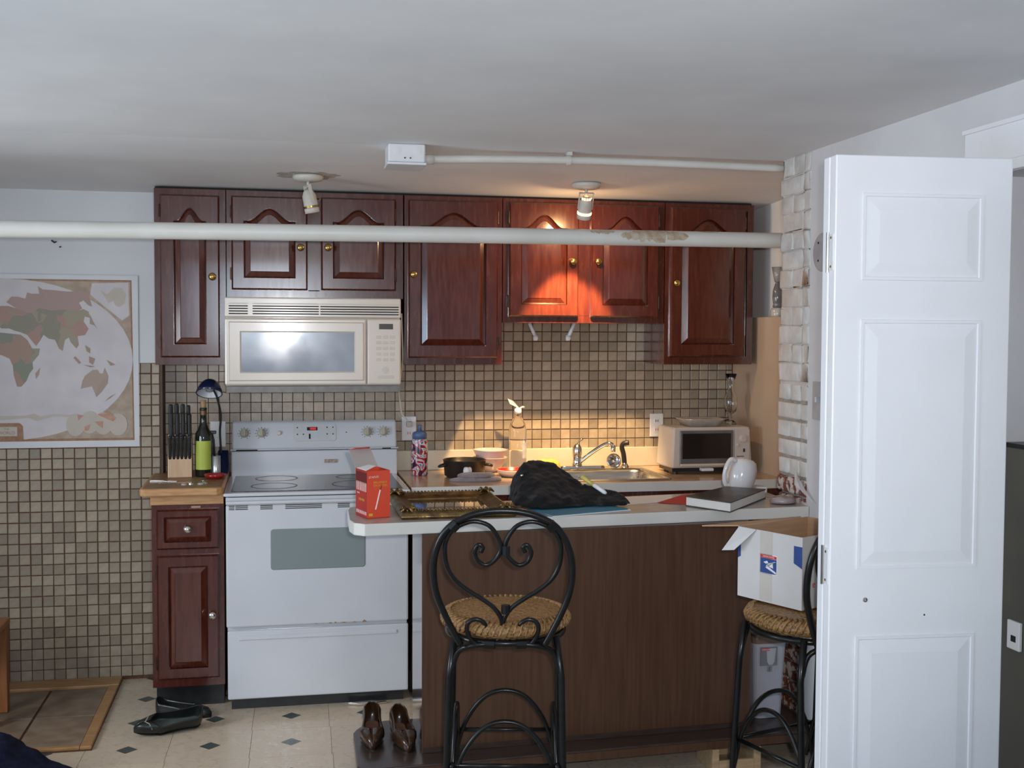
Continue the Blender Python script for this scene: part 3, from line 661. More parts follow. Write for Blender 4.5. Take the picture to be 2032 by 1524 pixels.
obj('display', B().box(.655,.716,-.4065,-.404,1.588,1.612), mat('lcd', (.05,.045,.035), .2, col2=(.07,.06,.05), scale=20), cp_)
m_btn = mat('button_grey', (.56,.50,.43), .4, col2=(.6,.54,.47), scale=20)
for r in range(5):
    for c in range(3):
        obj('button', B().box(.643+c*.03,.664+c*.03,-.4062,-.404,1.548-r*.025,1.560-r*.025), m_btn, cp_, bevel=.001)
obj('start_button', B().lathe([(.016,0),(.016,.0015),(0,.002)], (.683,-.405,1.408), 18, 'y'), m_btn, cp_)
obj('clear_button', B().box(.65,.72,-.4062,-.404,1.372,1.384), m_btn, cp_, bevel=.001)
gr = obj('vent_grille', B().box(X0,X1,-.400,-.376,1.637,1.7235), m_bisque, t, bevel=.006)
for r in range(5):
    z = 1.650+r*.011
    for (a,b2) in ((.012,.092),(.112,.40),(.40,.742)):
        obj('vent_slot', B().box(a,b2-.006 if b2 > .3 and b2 < .5 else b2,-.4008,-.396,z,z+.0048), m_dark if r < 4 else m_btn, gr)

# ------------------------------------------------------------------ outlets and cord
def outlet(x, z, label):
    o = thing('wall_outlet', label, 'outlet', (x,-.006,z), 0, 'wall outlets above the worktop')
    obj('plate', B().box(x-.035,x+.035,-.012,-.0055,z-.058,z+.058), m_white, o, bevel=.003)
    for dz in (.022,-.022):
        r = obj('receptacle', B().box(x-.014,x+.014,-.0135,-.011,z+dz-.014,z+dz+.014), m_white, o, bevel=.002)
        obj('slot', B().box(x-.007,x-.004,-.0142,-.0133,z+dz-.006,z+dz+.006).box(x+.004,x+.007,-.0142,-.0133,z+dz-.006,z+dz+.006), m_redp if dz < 0 else m_dark, r)
outlet(.832, 1.115, 'white wall outlet behind the sports bottle'); outlet(2.076, 1.117, 'white wall outlet beside the toaster oven')
t = thing('power_cord', 'pale cord hanging from the microwave to the outlet beside the range', 'cord', (.79,-.05,1.2))
obj('cord', B().tube(smooth_path([(.765,-.3,1.66),(.775,-.25,1.45),(.776,-.1,1.32),(.785,-.05,1.25),(.795,-.035,1.19),(.815,-.03,1.165),(.832,-.024,1.14)],5), .004, 6), m_fix, t, smooth=True)
obj('plug', B().box(.818,.845,-.04,-.0143,1.124,1.150), m_paperg, t, bevel=.004)

# ------------------------------------------------------------------ peninsula
PTZ = .930
t = thing('peninsula', 'walnut veneer peninsula carrying a grey laminate bar top', 'peninsula', (1.3,-1.4,.13))
ang = math.atan2(.05, 1.235)
top = [(.462,-1.30),(.455,-1.52),(.466,-1.585),(.50,-1.618)]+[(.50+ (2.168-.50)*i/4, -1.618+.112*i/4) for i in range(1,5)]+[(2.168,-1.245),(2.160,-1.235),(2.160,-1.06),(1.58,-1.135),(.50,-1.215),(.472,-1.235)]
obj('bar_top', B().prism(top, PTZ-.042, PTZ-.0005), m_edge, t, bevel=.003)
def inset(poly, d):
    c = (sum(p[0] for p in poly)/len(poly), sum(p[1] for p in poly)/len(poly))
    return [(p[0]+d*(1 if p[0] < c[0] else -1), p[1]+d*(1 if p[1] < c[1] else -1)) for p in poly]
obj('bar_surface', B().prism(inset(top,.003), PTZ-.0006, PTZ), m_pentop, t)
pb = [(.70,-1.605),(1.915,-1.560),(1.915,-1.285),(.70,-1.335)]
obj('base', B().prism([(p[0]+(.004 if p[0]<1 else 0),p[1]+(.004 if p[1]<-1.5 else 0)) for p in pb], .1305, PTZ-.0425), m_veneer, t)
obj('front_panel', B().prism([(.699,-1.611),(1.915,-1.566),(1.915,-1.561),(.699,-1.605)], .150, PTZ-.043), m_veneer, t)
obj('skirting', B().prism([(.699,-1.613),(1.915,-1.568),(1.915,-1.561),(.699,-1.605)], .131, .150), m_plat, t)
obj('end_panel', B().prism([(.695,-1.609),(.6995,-1.609),(.6995,-1.333),(.695,-1.333)], .1305, PTZ-.043), m_venend, t)
obj('edge_band', B().box(.6955,.7,-1.612,-1.609,.1305,PTZ-.043), m_veneer, t)
t = thing('floor_platform', 'dark wooden platform under the peninsula, raised off the floor', 'platform', (1.3,-1.45,0))
plat = [(.49,-1.33),(.478,-1.36),(.47,-1.68),(.48,-1.71),(.51,-1.720),(2.15,-1.650),(2.15,-1.20),(.6,-1.25),(.52,-1.28)]
obj('deck', B().prism(plat, .092, .130), m_plat, t, bevel=.004)
obj('front_edge', B().prism([(.49,-1.722),(2.15,-1.653),(2.15,-1.650),(.49,-1.718)], .094, .122), m_veneer, t)
for (x,y) in ((.62,-1.38),(1.3,-1.36),(1.95,-1.32)): obj('support_block', B().box(x-.045,x+.045,y-.1,y+.1,0.0005,.092), m_dark, t)

# ------------------------------------------------------------------ pipes on the ceiling
t = thing('overhead_pipe', 'thick white painted pipe running across below the ceiling', 'pipe', (.7,-1.15,1.94))
pts = [(-2.15,-1.17,1.906),(-1.0,-1.165,1.926),(0,-1.16,1.937),(1.0,-1.155,1.945),(2.0,-1.15,1.950),(2.52,-1.148,1.952)]
obj('pipe', B().tube(smooth_path(pts,8), .0305, 20), m_pipe, t, smooth=True)
m_peel = mat('peeled_paint', (.36,.25,.15), .8, col2=(.52,.45,.37), scale=40, detail=5)
def peel(x0, x1, a0, a1, seed):
    rnd = random.Random(seed); n = 26; top, bot = [], []
    for i in range(n+1):
        x = x0+(x1-x0)*i/n; e = max(0, math.sin(PI*i/n))**.4
        am = (a0+a1)/2; ah = (a1-a0)/2*e
        top.append((x, am+ah*(.6+.4*rnd.random()))); bot.append((x, am-ah*(.45+.55*rnd.random())))
    def P(x, a):
        yc = -1.16+.01*x/2; zc = 1.937+.0075*x - .001
        return (x, yc-.0309*math.cos(a), zc+.0309*math.sin(a))
    b = B(); vs = []; fs = []; m = 6
    for i in range(n+1):
        for j in range(m+1): vs.append(P(top[i][0], bot[i][1]+(top[i][1]-bot[i][1])*j/m))
    for i in range(n):
        for j in range(m): fs.append((i*(m+1)+j, (i+1)*(m+1)+j, (i+1)*(m+1)+j+1, i*(m+1)+j+1))
    return b.add(vs, fs)
for q in ((1.52,1.80,-.75,1.25,3),(1.40,1.50,.3,1.3,5),(1.85,1.93,.9,1.4,8)):
    obj('peeling_patch', peel(*q), m_peel, t, label='brown patch where paint has peeled', smooth=True)
t = thing('conduit', 'thin white conduit along the ceiling ending in a junction box', 'conduit', (1.4,-1.24,2.2))
obj('tube', B().tube(smooth_path([(.74,-1.235,2.212),(1.0,-1.235,2.222),(1.35,-1.235,2.229),(1.8,-1.235,2.229),(2.165,-1.235,2.226)],6), .0145, 14), m_pipe, t, smooth=True)
obj('coupling', B().tube([(.745,-1.235,2.212),(.785,-1.235,2.2135)], .0185, 14), m_pipe, t, smooth=True)
obj('strap', B().tube([(1.29,-1.235,2.2275),(1.303,-1.235,2.2278)], .019, 14).box(1.288,1.305,-1.262,-1.208,2.243,2.256), m_pipe, t)
jb = obj('junction_box', B().box(.610,.745,-1.30,-1.17,2.190,2.2565), m_white, t, bevel=.006)
obj('box_cover', B().box(.606,.749,-1.304,-1.166,2.181,2.190), m_white, jb, bevel=.003)
for (x,y) in ((.67,-1.301),(.69,-1.301)): obj('screw', B().lathe([(.003,0),(.003,.002),(0,.003)], (x,y,2.205), 8, 'y'), m_bronze, jb)
for x in (.64,.715): obj('knockout', B().lathe([(.014,0),(.014,.0015),(0,.002)], (x,-1.3,2.232), 16, 'y'), m_white, jb)

# ------------------------------------------------------------------ ceiling spotlights
def spot(x, y, zc, aim, label, lit):
    t = thing('ceiling_spotlight', label, 'spotlight', (x,y,zc), 0, 'ceiling spotlights')
    obj('canopy', B().lathe([(.062,0),(.064,-.008),(.058,-.020),(.03,-.026),(0,-.027)], (x,y,zc), 28), m_fix, t, smooth=True)
    obj('stem', B().tube([(x,y,zc-.02),(x,y,zc-.05)], .006, 10), m_fix, t, smooth=True)
    a = Vector(aim).normalized(); q = a.to_track_quat('-Z','Y').to_matrix().to_4x4()
    c = Vector((x,y,zc-.062)) ; Mx = Matrix.Translation(c) @ q
    for s in (-1,1):
        obj('bracket', B().box(s*.031-.0015,s*.031+.0015,-.007,.007,-.05,.022).xf(Mx), m_fix, t)
    obj('bracket', B().box(-.031,.031,-.007,.007,.02,.023).xf(Mx), m_fix, t)
    # shell, open at the mouth, with vent slots at the rear
    sh = B().lathe([(.010,.008),(.020,-.004),(.0275,-.022),(.0285,-.062),(.0282,-.0745)], (0,0,0), 24, cap=False)
    obj('head', sh.xf(Mx), m_fix, t, smooth=True, solid=.002)
    obj('rim', B().lathe([(.0285,-.072),(.0300,-.075),(.0295,-.092),(.0265,-.092),(.0255,-.074)], (0,0,0), 24, cap=False).xf(Mx), m_fix, t, smooth=True, solid=.002)
    obj('rim_band', B().lathe([(.0312,-.0635),(.0315,-.0715)], (0,0,0), 24, cap=False).xf(Mx), m_brass if not lit else mat('band_glow', (1,.8,.5), .4, emit=(1,.62,.28), estr=7), t, smooth=True)  # on the lit head, lamplight on the band is put in as emission
    obj('bulb', B().lathe([(.006,-.004),(.012,-.02),(.022,-.045),(.024,-.062),(.020,-.074),(0,-.080)], (0,0,0), 20).xf(Mx), mat('lit_bulb', (1,.9,.7), .3, emit=(1,.62,.28), estr=9) if lit else mat('frosted_bulb', (.6,.58,.52), .3), t, smooth=True)
    if lit:
        for k in range(5):
            aa = PI*1.5+(k-2)*.5
            obj('vent_slot', B().box(-.0025,.0025,-.001,.001,-.009,.009).xf(Mx @ Matrix.Rotation(aa+PI/2,4,'Z') @ Matrix.Translation((0,-.0215,-.004)) @ Matrix.Rotation(.35,4,'X')), mat('slot_glow', (1,.8,.5), .4, emit=(1,.66,.3), estr=5), t)
        l = light('spotlight_bulb', 'POINT', tuple(c+a*.089), tuple(c+a*1.5), 13, (1.0,.60,.27), .022)
        l = light('spotlight_core', 'SPOT', tuple(c+a*.102), tuple(c+a*1.5), 175, (1.0,.66,.30), .02, spot=math.radians(54), blend=.35)
    return t
def ceil_z(y): return 2.257-.075*(y+1.25)/1.35 if y > -1.25 else 2.257
rnd = random.Random(4); ring = []
for k in range(40):
    a = 2*PI*k/40; r = .085+.03*rnd.random()
    ring.append((.343+r*1.25*math.cos(a), -.62+r*.8*math.sin(a)))
obj('ceiling_stain', B().rings([[(p[0],p[1],ceil_z(p[1])-.0006) for p in ring], [(.343+(p[0]-.343)*.5,-.62+(p[1]+.62)*.5,ceil_z(-.62+(p[1]+.62)*.5)-.0007) for p in ring]]), mat('brown_stain', (.42,.34,.25), .85, alpha=.55, col2=(.60,.56,.50), scale=25), ceil, label='brown stain around the unlit spotlight')
spot(.343,-.62,2.2215,(.18,.05,-.9),'unlit cream ceiling spotlight in front of the microwave cabinet',False)
spot(1.53,-.64,2.2225,(0.0,.42,-.9),'glowing ceiling spotlight in front of the sink cabinet',True)

# ------------------------------------------------------------------ bifold door
HD = 2.02
t = thing('bifold_door', 'white panelled bifold door folded open at the right', 'door', (1.572,-2.825,0), -.075)
def leaf(x0, x1, y0, y1, name):
    lf = obj(name, B().box(x0,x1,y0,y1,.012,HD), m_doorw, t, bevel=.003, local=True); OFF[lf.name] = (0,0,0)
    return lf
W = .468
lf = leaf(0, W, 0, .035, 'leaf')
for (z0,z1) in ((1.722,1.915),(.995,1.600),(.20,.800)):
    x0, x1 = .082, .378
    L = [rq(x0-.012,x1+.012,z0-.012,z1+.012,.0), rq(x0-.011,x1+.011,z0-.011,z1+.011,-.0035), rq(x0-.004,x1+.004,z0-.004,z1+.004,-.0035), rq(x0,x1,z0,z1,.006), rq(x0+.032,x1-.032,z0+.032,z1-.032,-.0015),  rq(x0+.034,x1-.034,z0+.034,z1-.034,-.0015)]
    # moulding ring and raised field
    obj('raised_panel', B().rings(L[:3]+[rq(x0-.002,x1+.002,z0-.002,z1+.002,-.0005)]).rings([rq(x0-.002,x1+.002,z0-.002,z1+.002,-.0005),rq(x0+.032,x1-.032,z0+.032,z1-.032,-.005),rq(x0+.034,x1-.034,z0+.034,z1-.034,-.005)],cap1=True), m_doorw, lf, local=True)
obj('screw_head', B().lathe([(.007,0),(.006,.003),(.003,.004),(.003,.002),(0,.002)], (.095,0,.905), 14, 'y'), m_chrome, lf, local=True)
obj('screw_hole', B().lathe([(.0025,0),(0,.0006)], (.255,0,.862), 8, 'y'), m_dark, lf, local=True)
lb = leaf(0, W, 0, .033, 'leaf')
lb.location = (.0, .042, 0); lb.rotation_euler = (0,0,.035)
for hz in (1.78, .99, .25):
    h = obj('hinge', B().box(-.0025,0,.008,.030,hz-.045,hz+.045), m_white, lf, local=True)
    obj('hinge_pin', B().lathe([(.004,-.05),(.004,.05)], (-.004,.036,hz), 8), m_chrome, h, local=True)
    obj('hinge_screw', B().lathe([(.0035,-.0012),(.0035,0)], (-.0025,.019,hz-.036), 8, 'x').lathe([(.0035,-.0012),(.0035,0)], (-.0025,.019,hz+.036), 8, 'x'), m_brass, h, local=True)
t2 = thing('utility_appliance', 'dark grey utility cabinet in the closet behind the folding door', 'appliance', (2.55,-2.92,0))
obj('body', B().box(2.215,2.90,-3.25,-2.60,.0,1.27), mat('grey_green_metal', (.085,.08,.07), .45, col2=(.10,.095,.08), scale=5), t2, bevel=.006)
obj('top_edge', B().box(2.213,2.902,-3.252,-2.598,1.262,1.275), m_black, t2)
obj('wall_patch', B().box(2.204,2.2145,-2.70,-2.645,.705,.785), m_white, t2, bevel=.003, label='white control box with a dark window')
obj('patch_window', B().box(2.2025,2.2045,-2.685,-2.665,.728,.745), m_dark, t2)

# ------------------------------------------------------------------ bar stools
def stool(loc, rz, label):
    t = thing('bar_stool', label, 'stool', loc, rz, 'wrought iron bar stools')
    SH = .70
    prof = [(0,SH-.020),(.150,SH-.020),(.180,SH-.016),(.193,SH-.004),(.197,SH+.008),(.190,SH+.022),(.165,SH+.030),(.09,SH+.033),(0,SH+.034)]
    obj('seat', B().lathe(prof, (0,0,0), 48), m_rush, t, smooth=True, local=True)
    # weave strands
    wv = B()
    for k in range(64):
        a = 2*PI*k/64
        pts = [((r)*math.cos(a+d), r*math.sin(a+d), z) for r,d,z in ((.194,.0,SH-.004),(.198,.03,SH+.010),(.188,.07,SH+.0255),(.168,.11,SH+.0325))]
        wv.tube(pts, .0045, 5)
    obj('rush_weave', wv, m_rush, t, smooth=True, local=True)
    ring = [(.176*math.cos(2*PI*i/40), .176*math.sin(2*PI*i/40), SH-.030) for i in range(40)]
    obj('seat_ring', B().tube(ring, .010, 8, True), m_iron, t, smooth=True, local=True)
    y0 = -.172
    half = [(-.128,.665),(-.150,.705),(-.176,.756),(-.200,.815),(-.209,.872),(-.205,.93),(-.185,.983),(-.150,1.022),(-.10,1.046),(-.05,1.058),(0,1.061)]
    lean = lambda z: y0-(z-.665)*.16
    half = [(x*.955, z+(z-.665)*.02) for x,z in half]
    hp = [(x-.008,lean(z),z) for x,z in half]+[(-x-.008,lean(z),z) for x,z in half[::-1][1:]]
    obj('back_hoop', B().tube(smooth_path(hp,4), .0098, 10), m_iron, t, smooth=True, local=True)
    raw = [(485,250),(497,222),(472,208),(450,250),(470,300),(520,322),(570,290),(603,230),(580,160),(530,100),(450,78),(380,95),(320,130),(285,190),(278,250),(290,330),(330,400),(400,460),(490,515),(560,565),(600,620),(612,670),(605,720),(570,765),(500,785),(440,765),(405,700),(415,650),(460,632),(500,650),(512,675),(492,690)]
    cv = [((x-613)/2.908/662, .665+(1268-(1000+y/2.908))/662) for x,y in raw]
    for s in (1,-1):
        pth = smooth_path([(s*x*.96-.008,lean(z)+.004,z+(z-.665)*.02) for x,z in cv],4); n = len(pth)
        obj('heart_scroll', B().tube(pth, .0068, 8), m_iron, t, smooth=True, local=True)
        obj('clip', B().tube([(s*-.147-.008,lean(1.015),1.015),(s*-.131-.008,lean(1.03),1.033)], .0155, 8), m_iron, t, local=True)
        obj('clip', B().tube([(s*.030,y0,.667),(s*.060,y0+.006,.667)], .0145, 8), m_iron, t, local=True)
    for z in (.952,.80-.025): obj('clip', B().tube([(0,lean(z),z-.013),(0,lean(z),z+.013)], .0125, 8), m_iron, t, local=True)
    for (sx,sy) in ((-1,-1),(1,-1),(-1,1),(1,1)):
        yt = -.135 if sy < 0 else .125; yb = yt*1.18
        obj('leg', B().tube([(sx*.150,yt,SH-.02),(sx*.166,yt*1.04,.56),(sx*.172,yb,.25),(sx*.176,yb*1.02,.002)], .0105, 10), m_iron, t, smooth=True, local=True)
        obj('bracket', B().tube(smooth_path([(sx*.045,y0+.004 if sy<0 else .168,.667),(sx*.10,(y0+.006) if sy<0 else .155,.66),(sx*.140,yt-.008*(1 if sy<0 else -1),.635),(sx*.160,yt*1.04,.575)],4), .0085, 8), m_iron, t, smooth=True, local=True)
    for a in range(4):
        Mx = Matrix.Rotation(a*PI/2, 4, 'Z')
        arc = smooth_path([(-.168,-.155,.19),(-.13,-.153,.32),(-.07,-.150,.405),(0,-.149,.43),(.07,-.150,.405),(.13,-.153,.32),(.168,-.155,.19)],5)
        obj('arch_brace', B().tube(arc, .0075, 8).xf(Mx), m_iron, t, smooth=True, local=True)
        obj('foot_rail', B().tube([(-.17,-.155,.30),(.17,-.155,.30)], .007, 8).xf(Mx), m_iron, t, smooth=True, local=True)
    return t
stool((.897,-2.055,0), -.20, 'black wrought iron bar stool with empty woven seat, facing the peninsula')
stool((1.822,-2.220,0), .30, 'black wrought iron bar stool with the postal box on its seat')

# ------------------------------------------------------------------ postal box on second stool
bxz = .7398
t = thing('shipping_box', 'open white postal shipping box on the bar stool by the door', 'box', (1.762,-2.285,bxz), math.atan2(.108,.232))
LL, WW, HH, TK = .256, .34, .222, .004     # left-face length (local +y), width (+x)
def panel(name, b, m=None, bev=0): return obj(name, b, m or m_cardw, t, local=True, bevel=bev)
lfp = panel('side', B().box(0,TK,0,LL,0,HH)); panel('side', B().box(WW-TK,WW,0,LL,0,HH))
fr = panel('side', B().box(TK,WW-TK,0,TK,0,HH)); panel('side', B().box(TK,WW-TK,LL-TK,LL,0,HH))
panel('bottom', B().box(TK,WW-TK,TK,LL-TK,0,TK), m_card)
for b in (B().box(TK,TK+.001,TK,LL-TK,TK,HH), B().box(WW-TK-.001,WW-TK,TK,LL-TK,TK,HH), B().box(TK,WW-TK,TK,TK+.001,TK,HH), B().box(TK,WW-TK,LL-TK-.001,LL-TK,TK,HH)):
    panel('inner_liner', b, m_card)
# flaps
panel('flap', B().add([(0,LL,HH),(WW*.9,LL,HH),(WW*.85,LL+.11,HH-.022),(-.03,LL+.13,HH-.016),(0,LL,HH+.004),(WW*.9,LL,HH+.004),(WW*.85,LL+.11,HH-.018),(-.03,LL+.13,HH-.012)],[(0,1,2,3),(7,6,5,4),(0,4,5,1),(1,5,6,2),(2,6,7,3),(3,7,4,0)]), m_card)
panel('flap', B().add([(0,LL*.98,HH),(0,LL*.70,HH),(-.030,LL*.95,HH-.070),(-.045,LL*1.10,HH-.075),(-.003,LL*.98,HH),(-.003,LL*.70,HH),(-.033,LL*.95,HH-.071),(-.048,LL*1.10,HH-.076)],[(0,1,2,3),(7,6,5,4),(0,4,5,1),(1,5,6,2),(2,6,7,3),(3,7,4,0)]))
# printing on left face (x = 0 plane, y runs away from the near corner)
def decal(name, poly, m, d, par): return obj(name, B().prism(poly, -d-.0003, -d, 'yz'), m, par, local=True)
decal('blue_corner', [(0,HH*.87),(.032,HH*.87),(.032,HH*.63),(0,HH*.57)], m_blue, 0, lfp)
decal('blue_corner', [(LL-.012,HH*.87),(LL,HH*.90),(LL,HH*.55),(LL-.012,HH*.58)], m_blue, 0, lfp)
m_wh = mat('print_white', (.72,.72,.73), .5); m_rd = mat('print_red', (.55,.02,.02), .5)
s0, s1, q0, q1 = .095, .165, HH*.40, HH*.68
decal('sticker', [(s0,q0),(s1,q0),(s1,q1),(s0,q1)], m_wh, .0003, lfp)
decal('sticker_field', [(s0+.003,q0+.003),(s1-.003,q0+.003),(s1-.003,q1-.013),(s0+.003,q1-.013)], m_blue, .0006, lfp)
decal('sticker_strip', [(s0+.003,q1-.012),(s1-.003,q1-.012),(s1-.003,q1-.003),(s0+.003,q1-.003)], m_rd, .0006, lfp)
decal('sticker_eagle', [(s0+.004,q1-.020),(s0+.012,q1-.020),(s0+.043,q1-.034),(s0+.046,q0+.020),(s0+.030,q0+.014),(s0+.004,q0+.004),(s0+.004,q0+.010),(s0+.036,q0+.024),(s0+.040,q0+.030),(s0+.036,q0+.034)], m_wh, .0009, lfp)
decal('sticker_eagle', [(s0+.016,q0+.021),(s0+.034,q0+.026),(s0+.018,q0+.036)], m_wh, .0010, lfp)
decal('sticker_wing', [(s0+.040,q1-.020),(s0+.055,q1-.026),(s0+.045,q1-.030),(s0+.035,q1-.027)], m_wh, .0009, lfp)
text('lettering', 'UNITED STATES', .0065, m_wh, lfp, (-.0008, (s0+s1)/2, q1-.0077), (PI/2,0,-PI/2), True)
tl = text('lettering', 'P l e a s e', .030, m_rd, fr, (.068, -.0006, HH*.33), (PI/2,0,0), True)
obj('tape', B().box(-.0006,-.0001,.115,.165,.004,HH-.002), mat('packing_tape', (.50,.46,.42), .25, col2=(.55,.51,.47), scale=10), lfp, local=True)

# ------------------------------------------------------------------ bin, crate
t = thing('waste_bin', 'pale grey plastic waste bin with a label on the dark platform', 'bin', (2.02,-1.44,.1305))
bx0,bx1,by0,by1 = 1.955,2.088,-1.51,-1.34
def taper(z, k): 
    return rr(bx0+.012-.012*k, bx1-.012+.012*k, by0+.012-.012*k, by1-.012+.012*k, .022, z)
m_bin = mat('bin_plastic', (.40,.40,.46), .4, col2=(.44,.44,.50), scale=6)
body = B().rings([taper(.131,0),taper(.30,.5),taper(.428,1),taper(.430,.9),taper(.14,0)],cap0=True,cap1=True)
obj('body', body, m_bin, t, smooth=False, bevel=.003)
obj('bag_liner', B().rings([taper(.418,1.15),taper(.436,1.25),taper(.452,1.0),taper(.44,.6)]), mat('brown_bag', (.16,.10,.07), .35, col2=(.22,.15,.10), scale=20, bump=.8), t)
lbq = obj('label', B().box(1.978,2.046,-1.5125,-1.5095,.335,.405), mat('label_grey', (.19,.19,.21), .5), t)
obj('label_picture', B().prism([(2.002,.400),(2.040,.400),(2.034,.350),(2.026,.338),(2.012,.338),(2.005,.350)], -1.5135,-1.5125,'xz'), mat('label_cup', (.42,.43,.45), .5), lbq)
obj('label_badge', B().prism([(1.983,.391),(2.014,.391),(2.014,.402),(1.983,.402)], -1.514,-1.513,'xz'), mat('badge_red', (.48,.10,.12), .5), lbq)
text('lettering', 'Rubbermaid', .0062, m_wh, lbq, (1.9985,-1.5142,.3965), (PI/2,0,0))
obj('barcode', B().box(2.008,2.032,-1.5125,-1.509,.312,.330), mat('barcode', (.08,.08,.09), .5, col2=(.45,.45,.46), scale=160, stretch=(1,.01,.01)), t)
t = thing('wooden_crate', 'pale wooden crate on the floor in front of the platform', 'crate', (1.80,-1.60,0))
m_pine = mat('pale_pine', (.42,.28,.15), .6, col2=(.52,.37,.22), scale=6, stretch=(2,12,12))
for (x0,x1,y0,y1,z0,z1) in ((1.735,1.76,-1.66,-1.50,.001,.088),(1.895,1.92,-1.66,-1.50,.001,.088),(1.76,1.895,-1.66,-1.645,.001,.045),(1.76,1.895,-1.515,-1.50,.001,.045),(1.76,1.895,-1.645,-1.515,.001,.012)):
    obj('slat', B().box(x0,x1,y0,y1,z0,z1), m_pine, t, bevel=.002)

# ------------------------------------------------------------------ things on the butcher block
BZ = .9375
t = thing('knife_block', 'pale wooden knife block full of black-handled knives', 'knife block', (-.20,-.26,BZ))
kb = Matrix.Translation((-.206,-.25,BZ)) @ Matrix.Rotation(.04,4,'Z')
obj('block', B().prism([(-.060,0),(.075,0),(.085,.07),(.065,.185),(-.02,.185),(-.055,.09)], -.050, .052, 'yz').xf(kb), mat('beech', (.52,.33,.19), .45, col2=(.60,.40,.24), scale=5, stretch=(10,10,1)), t, bevel=.003)
for i,(kx,ky,kz,ln) in enumerate(((-.038,.045,.178,.135),(-.013,.045,.178,.137),(.013,.045,.178,.136),(.036,.045,.178,.13),(-.034,.0,.182,.10),(-.008,.0,.182,.10),(.016,.0,.182,.10),(.042,.0,.182,.095))):
    h = obj('knife_handle', B().box(kx-.0085,kx+.0085,ky-.012,ky+.012,kz-.02,kz+ln).xf(kb @ Matrix.Rotation(.10,4,'X')), m_black, t, bevel=.005)
for i in range(6):
    kx = -.040+i*.0165
    h = obj('steak_knife_handle', B().box(kx-.0074,kx+.0074,-.014,.010,-.035,.085).xf(kb @ Matrix.Translation((0,-.045,.10)) @ Matrix.Rotation(.18,4,'X')), m_black, t, bevel=.004)
    obj('rivet', B().lathe([(.0022,0),(.0018,.001)], (kx,-.013,.06), 6, 'y').xf(kb @ Matrix.Translation((0,-.045,.10)) @ Matrix.Rotation(.18,4,'X')), m_chrome, h)
t = thing('wine_bottle', 'dark wine bottle with lime green label on the butcher block', 'bottle', (-.104,-.27,BZ))
m_bot = mat('dark_bottle_glass', (.010,.012,.008), .06, col2=(.015,.017,.010), scale=5, coat=.5)
obj('glass', B().lathe([(.0,0),(.034,0),(.0365,.006),(.0365,.17),(.034,.19),(.022,.213),(.0145,.235),(.0135,.29),(.0155,.292),(.0155,.302),(.012,.303),(0,.303)], (-.104,-.27,BZ), 28), m_bot, t, smooth=True)
obj('label', B().add([(-.104+.0369*math.sin(a), -.27-.0369*math.cos(a), BZ+z) for z in (.032,.158) for a in [(-1.05+2.1*i/16) for i in range(17)]], [(i,i+1,17+i+1,17+i) for i in range(16)]), mat('lime_label', (.40,.46,.06), .45, col2=(.46,.52,.09), scale=12, lo=.3, hi=.7), t, smooth=True)
obj('cork', B().lathe([(.0115,.298),(.012,.335),(0,.336)], (-.104,-.27,BZ), 14), mat('cork', (.33,.20,.10), .8, col2=(.42,.28,.16), scale=60), t, smooth=True)
obj('collar', B().lathe([(.0142,.27),(.0146,.296),(.0142,.297)], (-.104,-.27,BZ), 20, cap=False), mat('foil_brown', (.14,.07,.03), .4, .3), t, smooth=True)
t = thing('desk_lamp', 'navy gooseneck desk lamp behind the wine bottle', 'lamp', (-.02,-.16,BZ))
obj('base', B().add([(-.055,-.215,BZ+.0005),(.0,-.215,BZ+.0005),(.0,-.1,BZ+.0005),(-.055,-.1,BZ+.0005),(-.052,-.20,BZ+.012),(-.003,-.20,BZ+.012),(-.003,-.105,BZ+.10),(-.052,-.105,BZ+.10)],[(0,3,2,1),(4,5,6,7),(0,1,5,4),(1,2,6,5),(2,3,7,6),(3,0,4,7)]), m_navyp, t, bevel=.006)
obj('gooseneck', B().tube(smooth_path([(-.035,-.13,BZ+.08),(-.040,-.135,BZ+.18),(-.036,-.14,BZ+.26),(-.050,-.15,BZ+.335),(-.066,-.16,BZ+.375)],6), .0045, 8), m_black, t, smooth=True)
ml = Matrix.Translation((-.082,-.175,BZ+.385)) @ Matrix.Rotation(-.45,4,'X') @ Matrix.Rotation(.05,4,'Y')
obj('shade', B().lathe([(.010,.036),(.026,.032),(.042,.015),(.054,-.012),(.057,-.028)], (0,0,0), 28, cap=False).xf(ml), m_navyp, t, smooth=True, solid=.002)
obj('reflector', B().lathe([(.0,.022),(.022,.020),(.038,.006),(.050,-.016),(.0535,-.027)], (0,0,0), 28, cap=False).xf(ml), mat('white_reflector', (.55,.56,.58), .35, col2=(.62,.63,.65), scale=9), t, smooth=True)
obj('lamp_bulb', B().lathe([(.010,.015),(.018,-.003),(.016,-.016),(0,-.022)], (0,0,0), 16).xf(ml), m_glass, t, smooth=True)
t = tag(obj('metal_cup', B().lathe([(.0,0),(.018,0),(.0195,.004),(.0195,.088),(.017,.088),(.0165,.01),(0,.009)], (-.052,-.265,BZ+.0005), 22), mat('pale_metal', (.55,.55,.54), .3, .6, col2=(.62,.62,.61), scale=20), smooth=True), 'slim pale metal cup right of the wine bottle', 'cup')
t = thing('corkscrew', 'black corkscrew standing in the metal cup', 'corkscrew', (-.052,-.265,BZ+.012))
obj('shaft', B().tube([(-.054,-.265,BZ+.012),(-.062,-.262,BZ+.16),(-.070,-.262,BZ+.19)], .005, 8), m_black, t, smooth=True)
obj('crossbar', B().box(-.088,-.050,-.268,-.256,BZ+.186,BZ+.200), m_black, t, bevel=.003)
t = thing('wall_outlet', 'white wall outlet behind the wine bottle and lamp', 'outlet', (-.055,-.006,1.10), 0, 'wall outlets above the worktop')
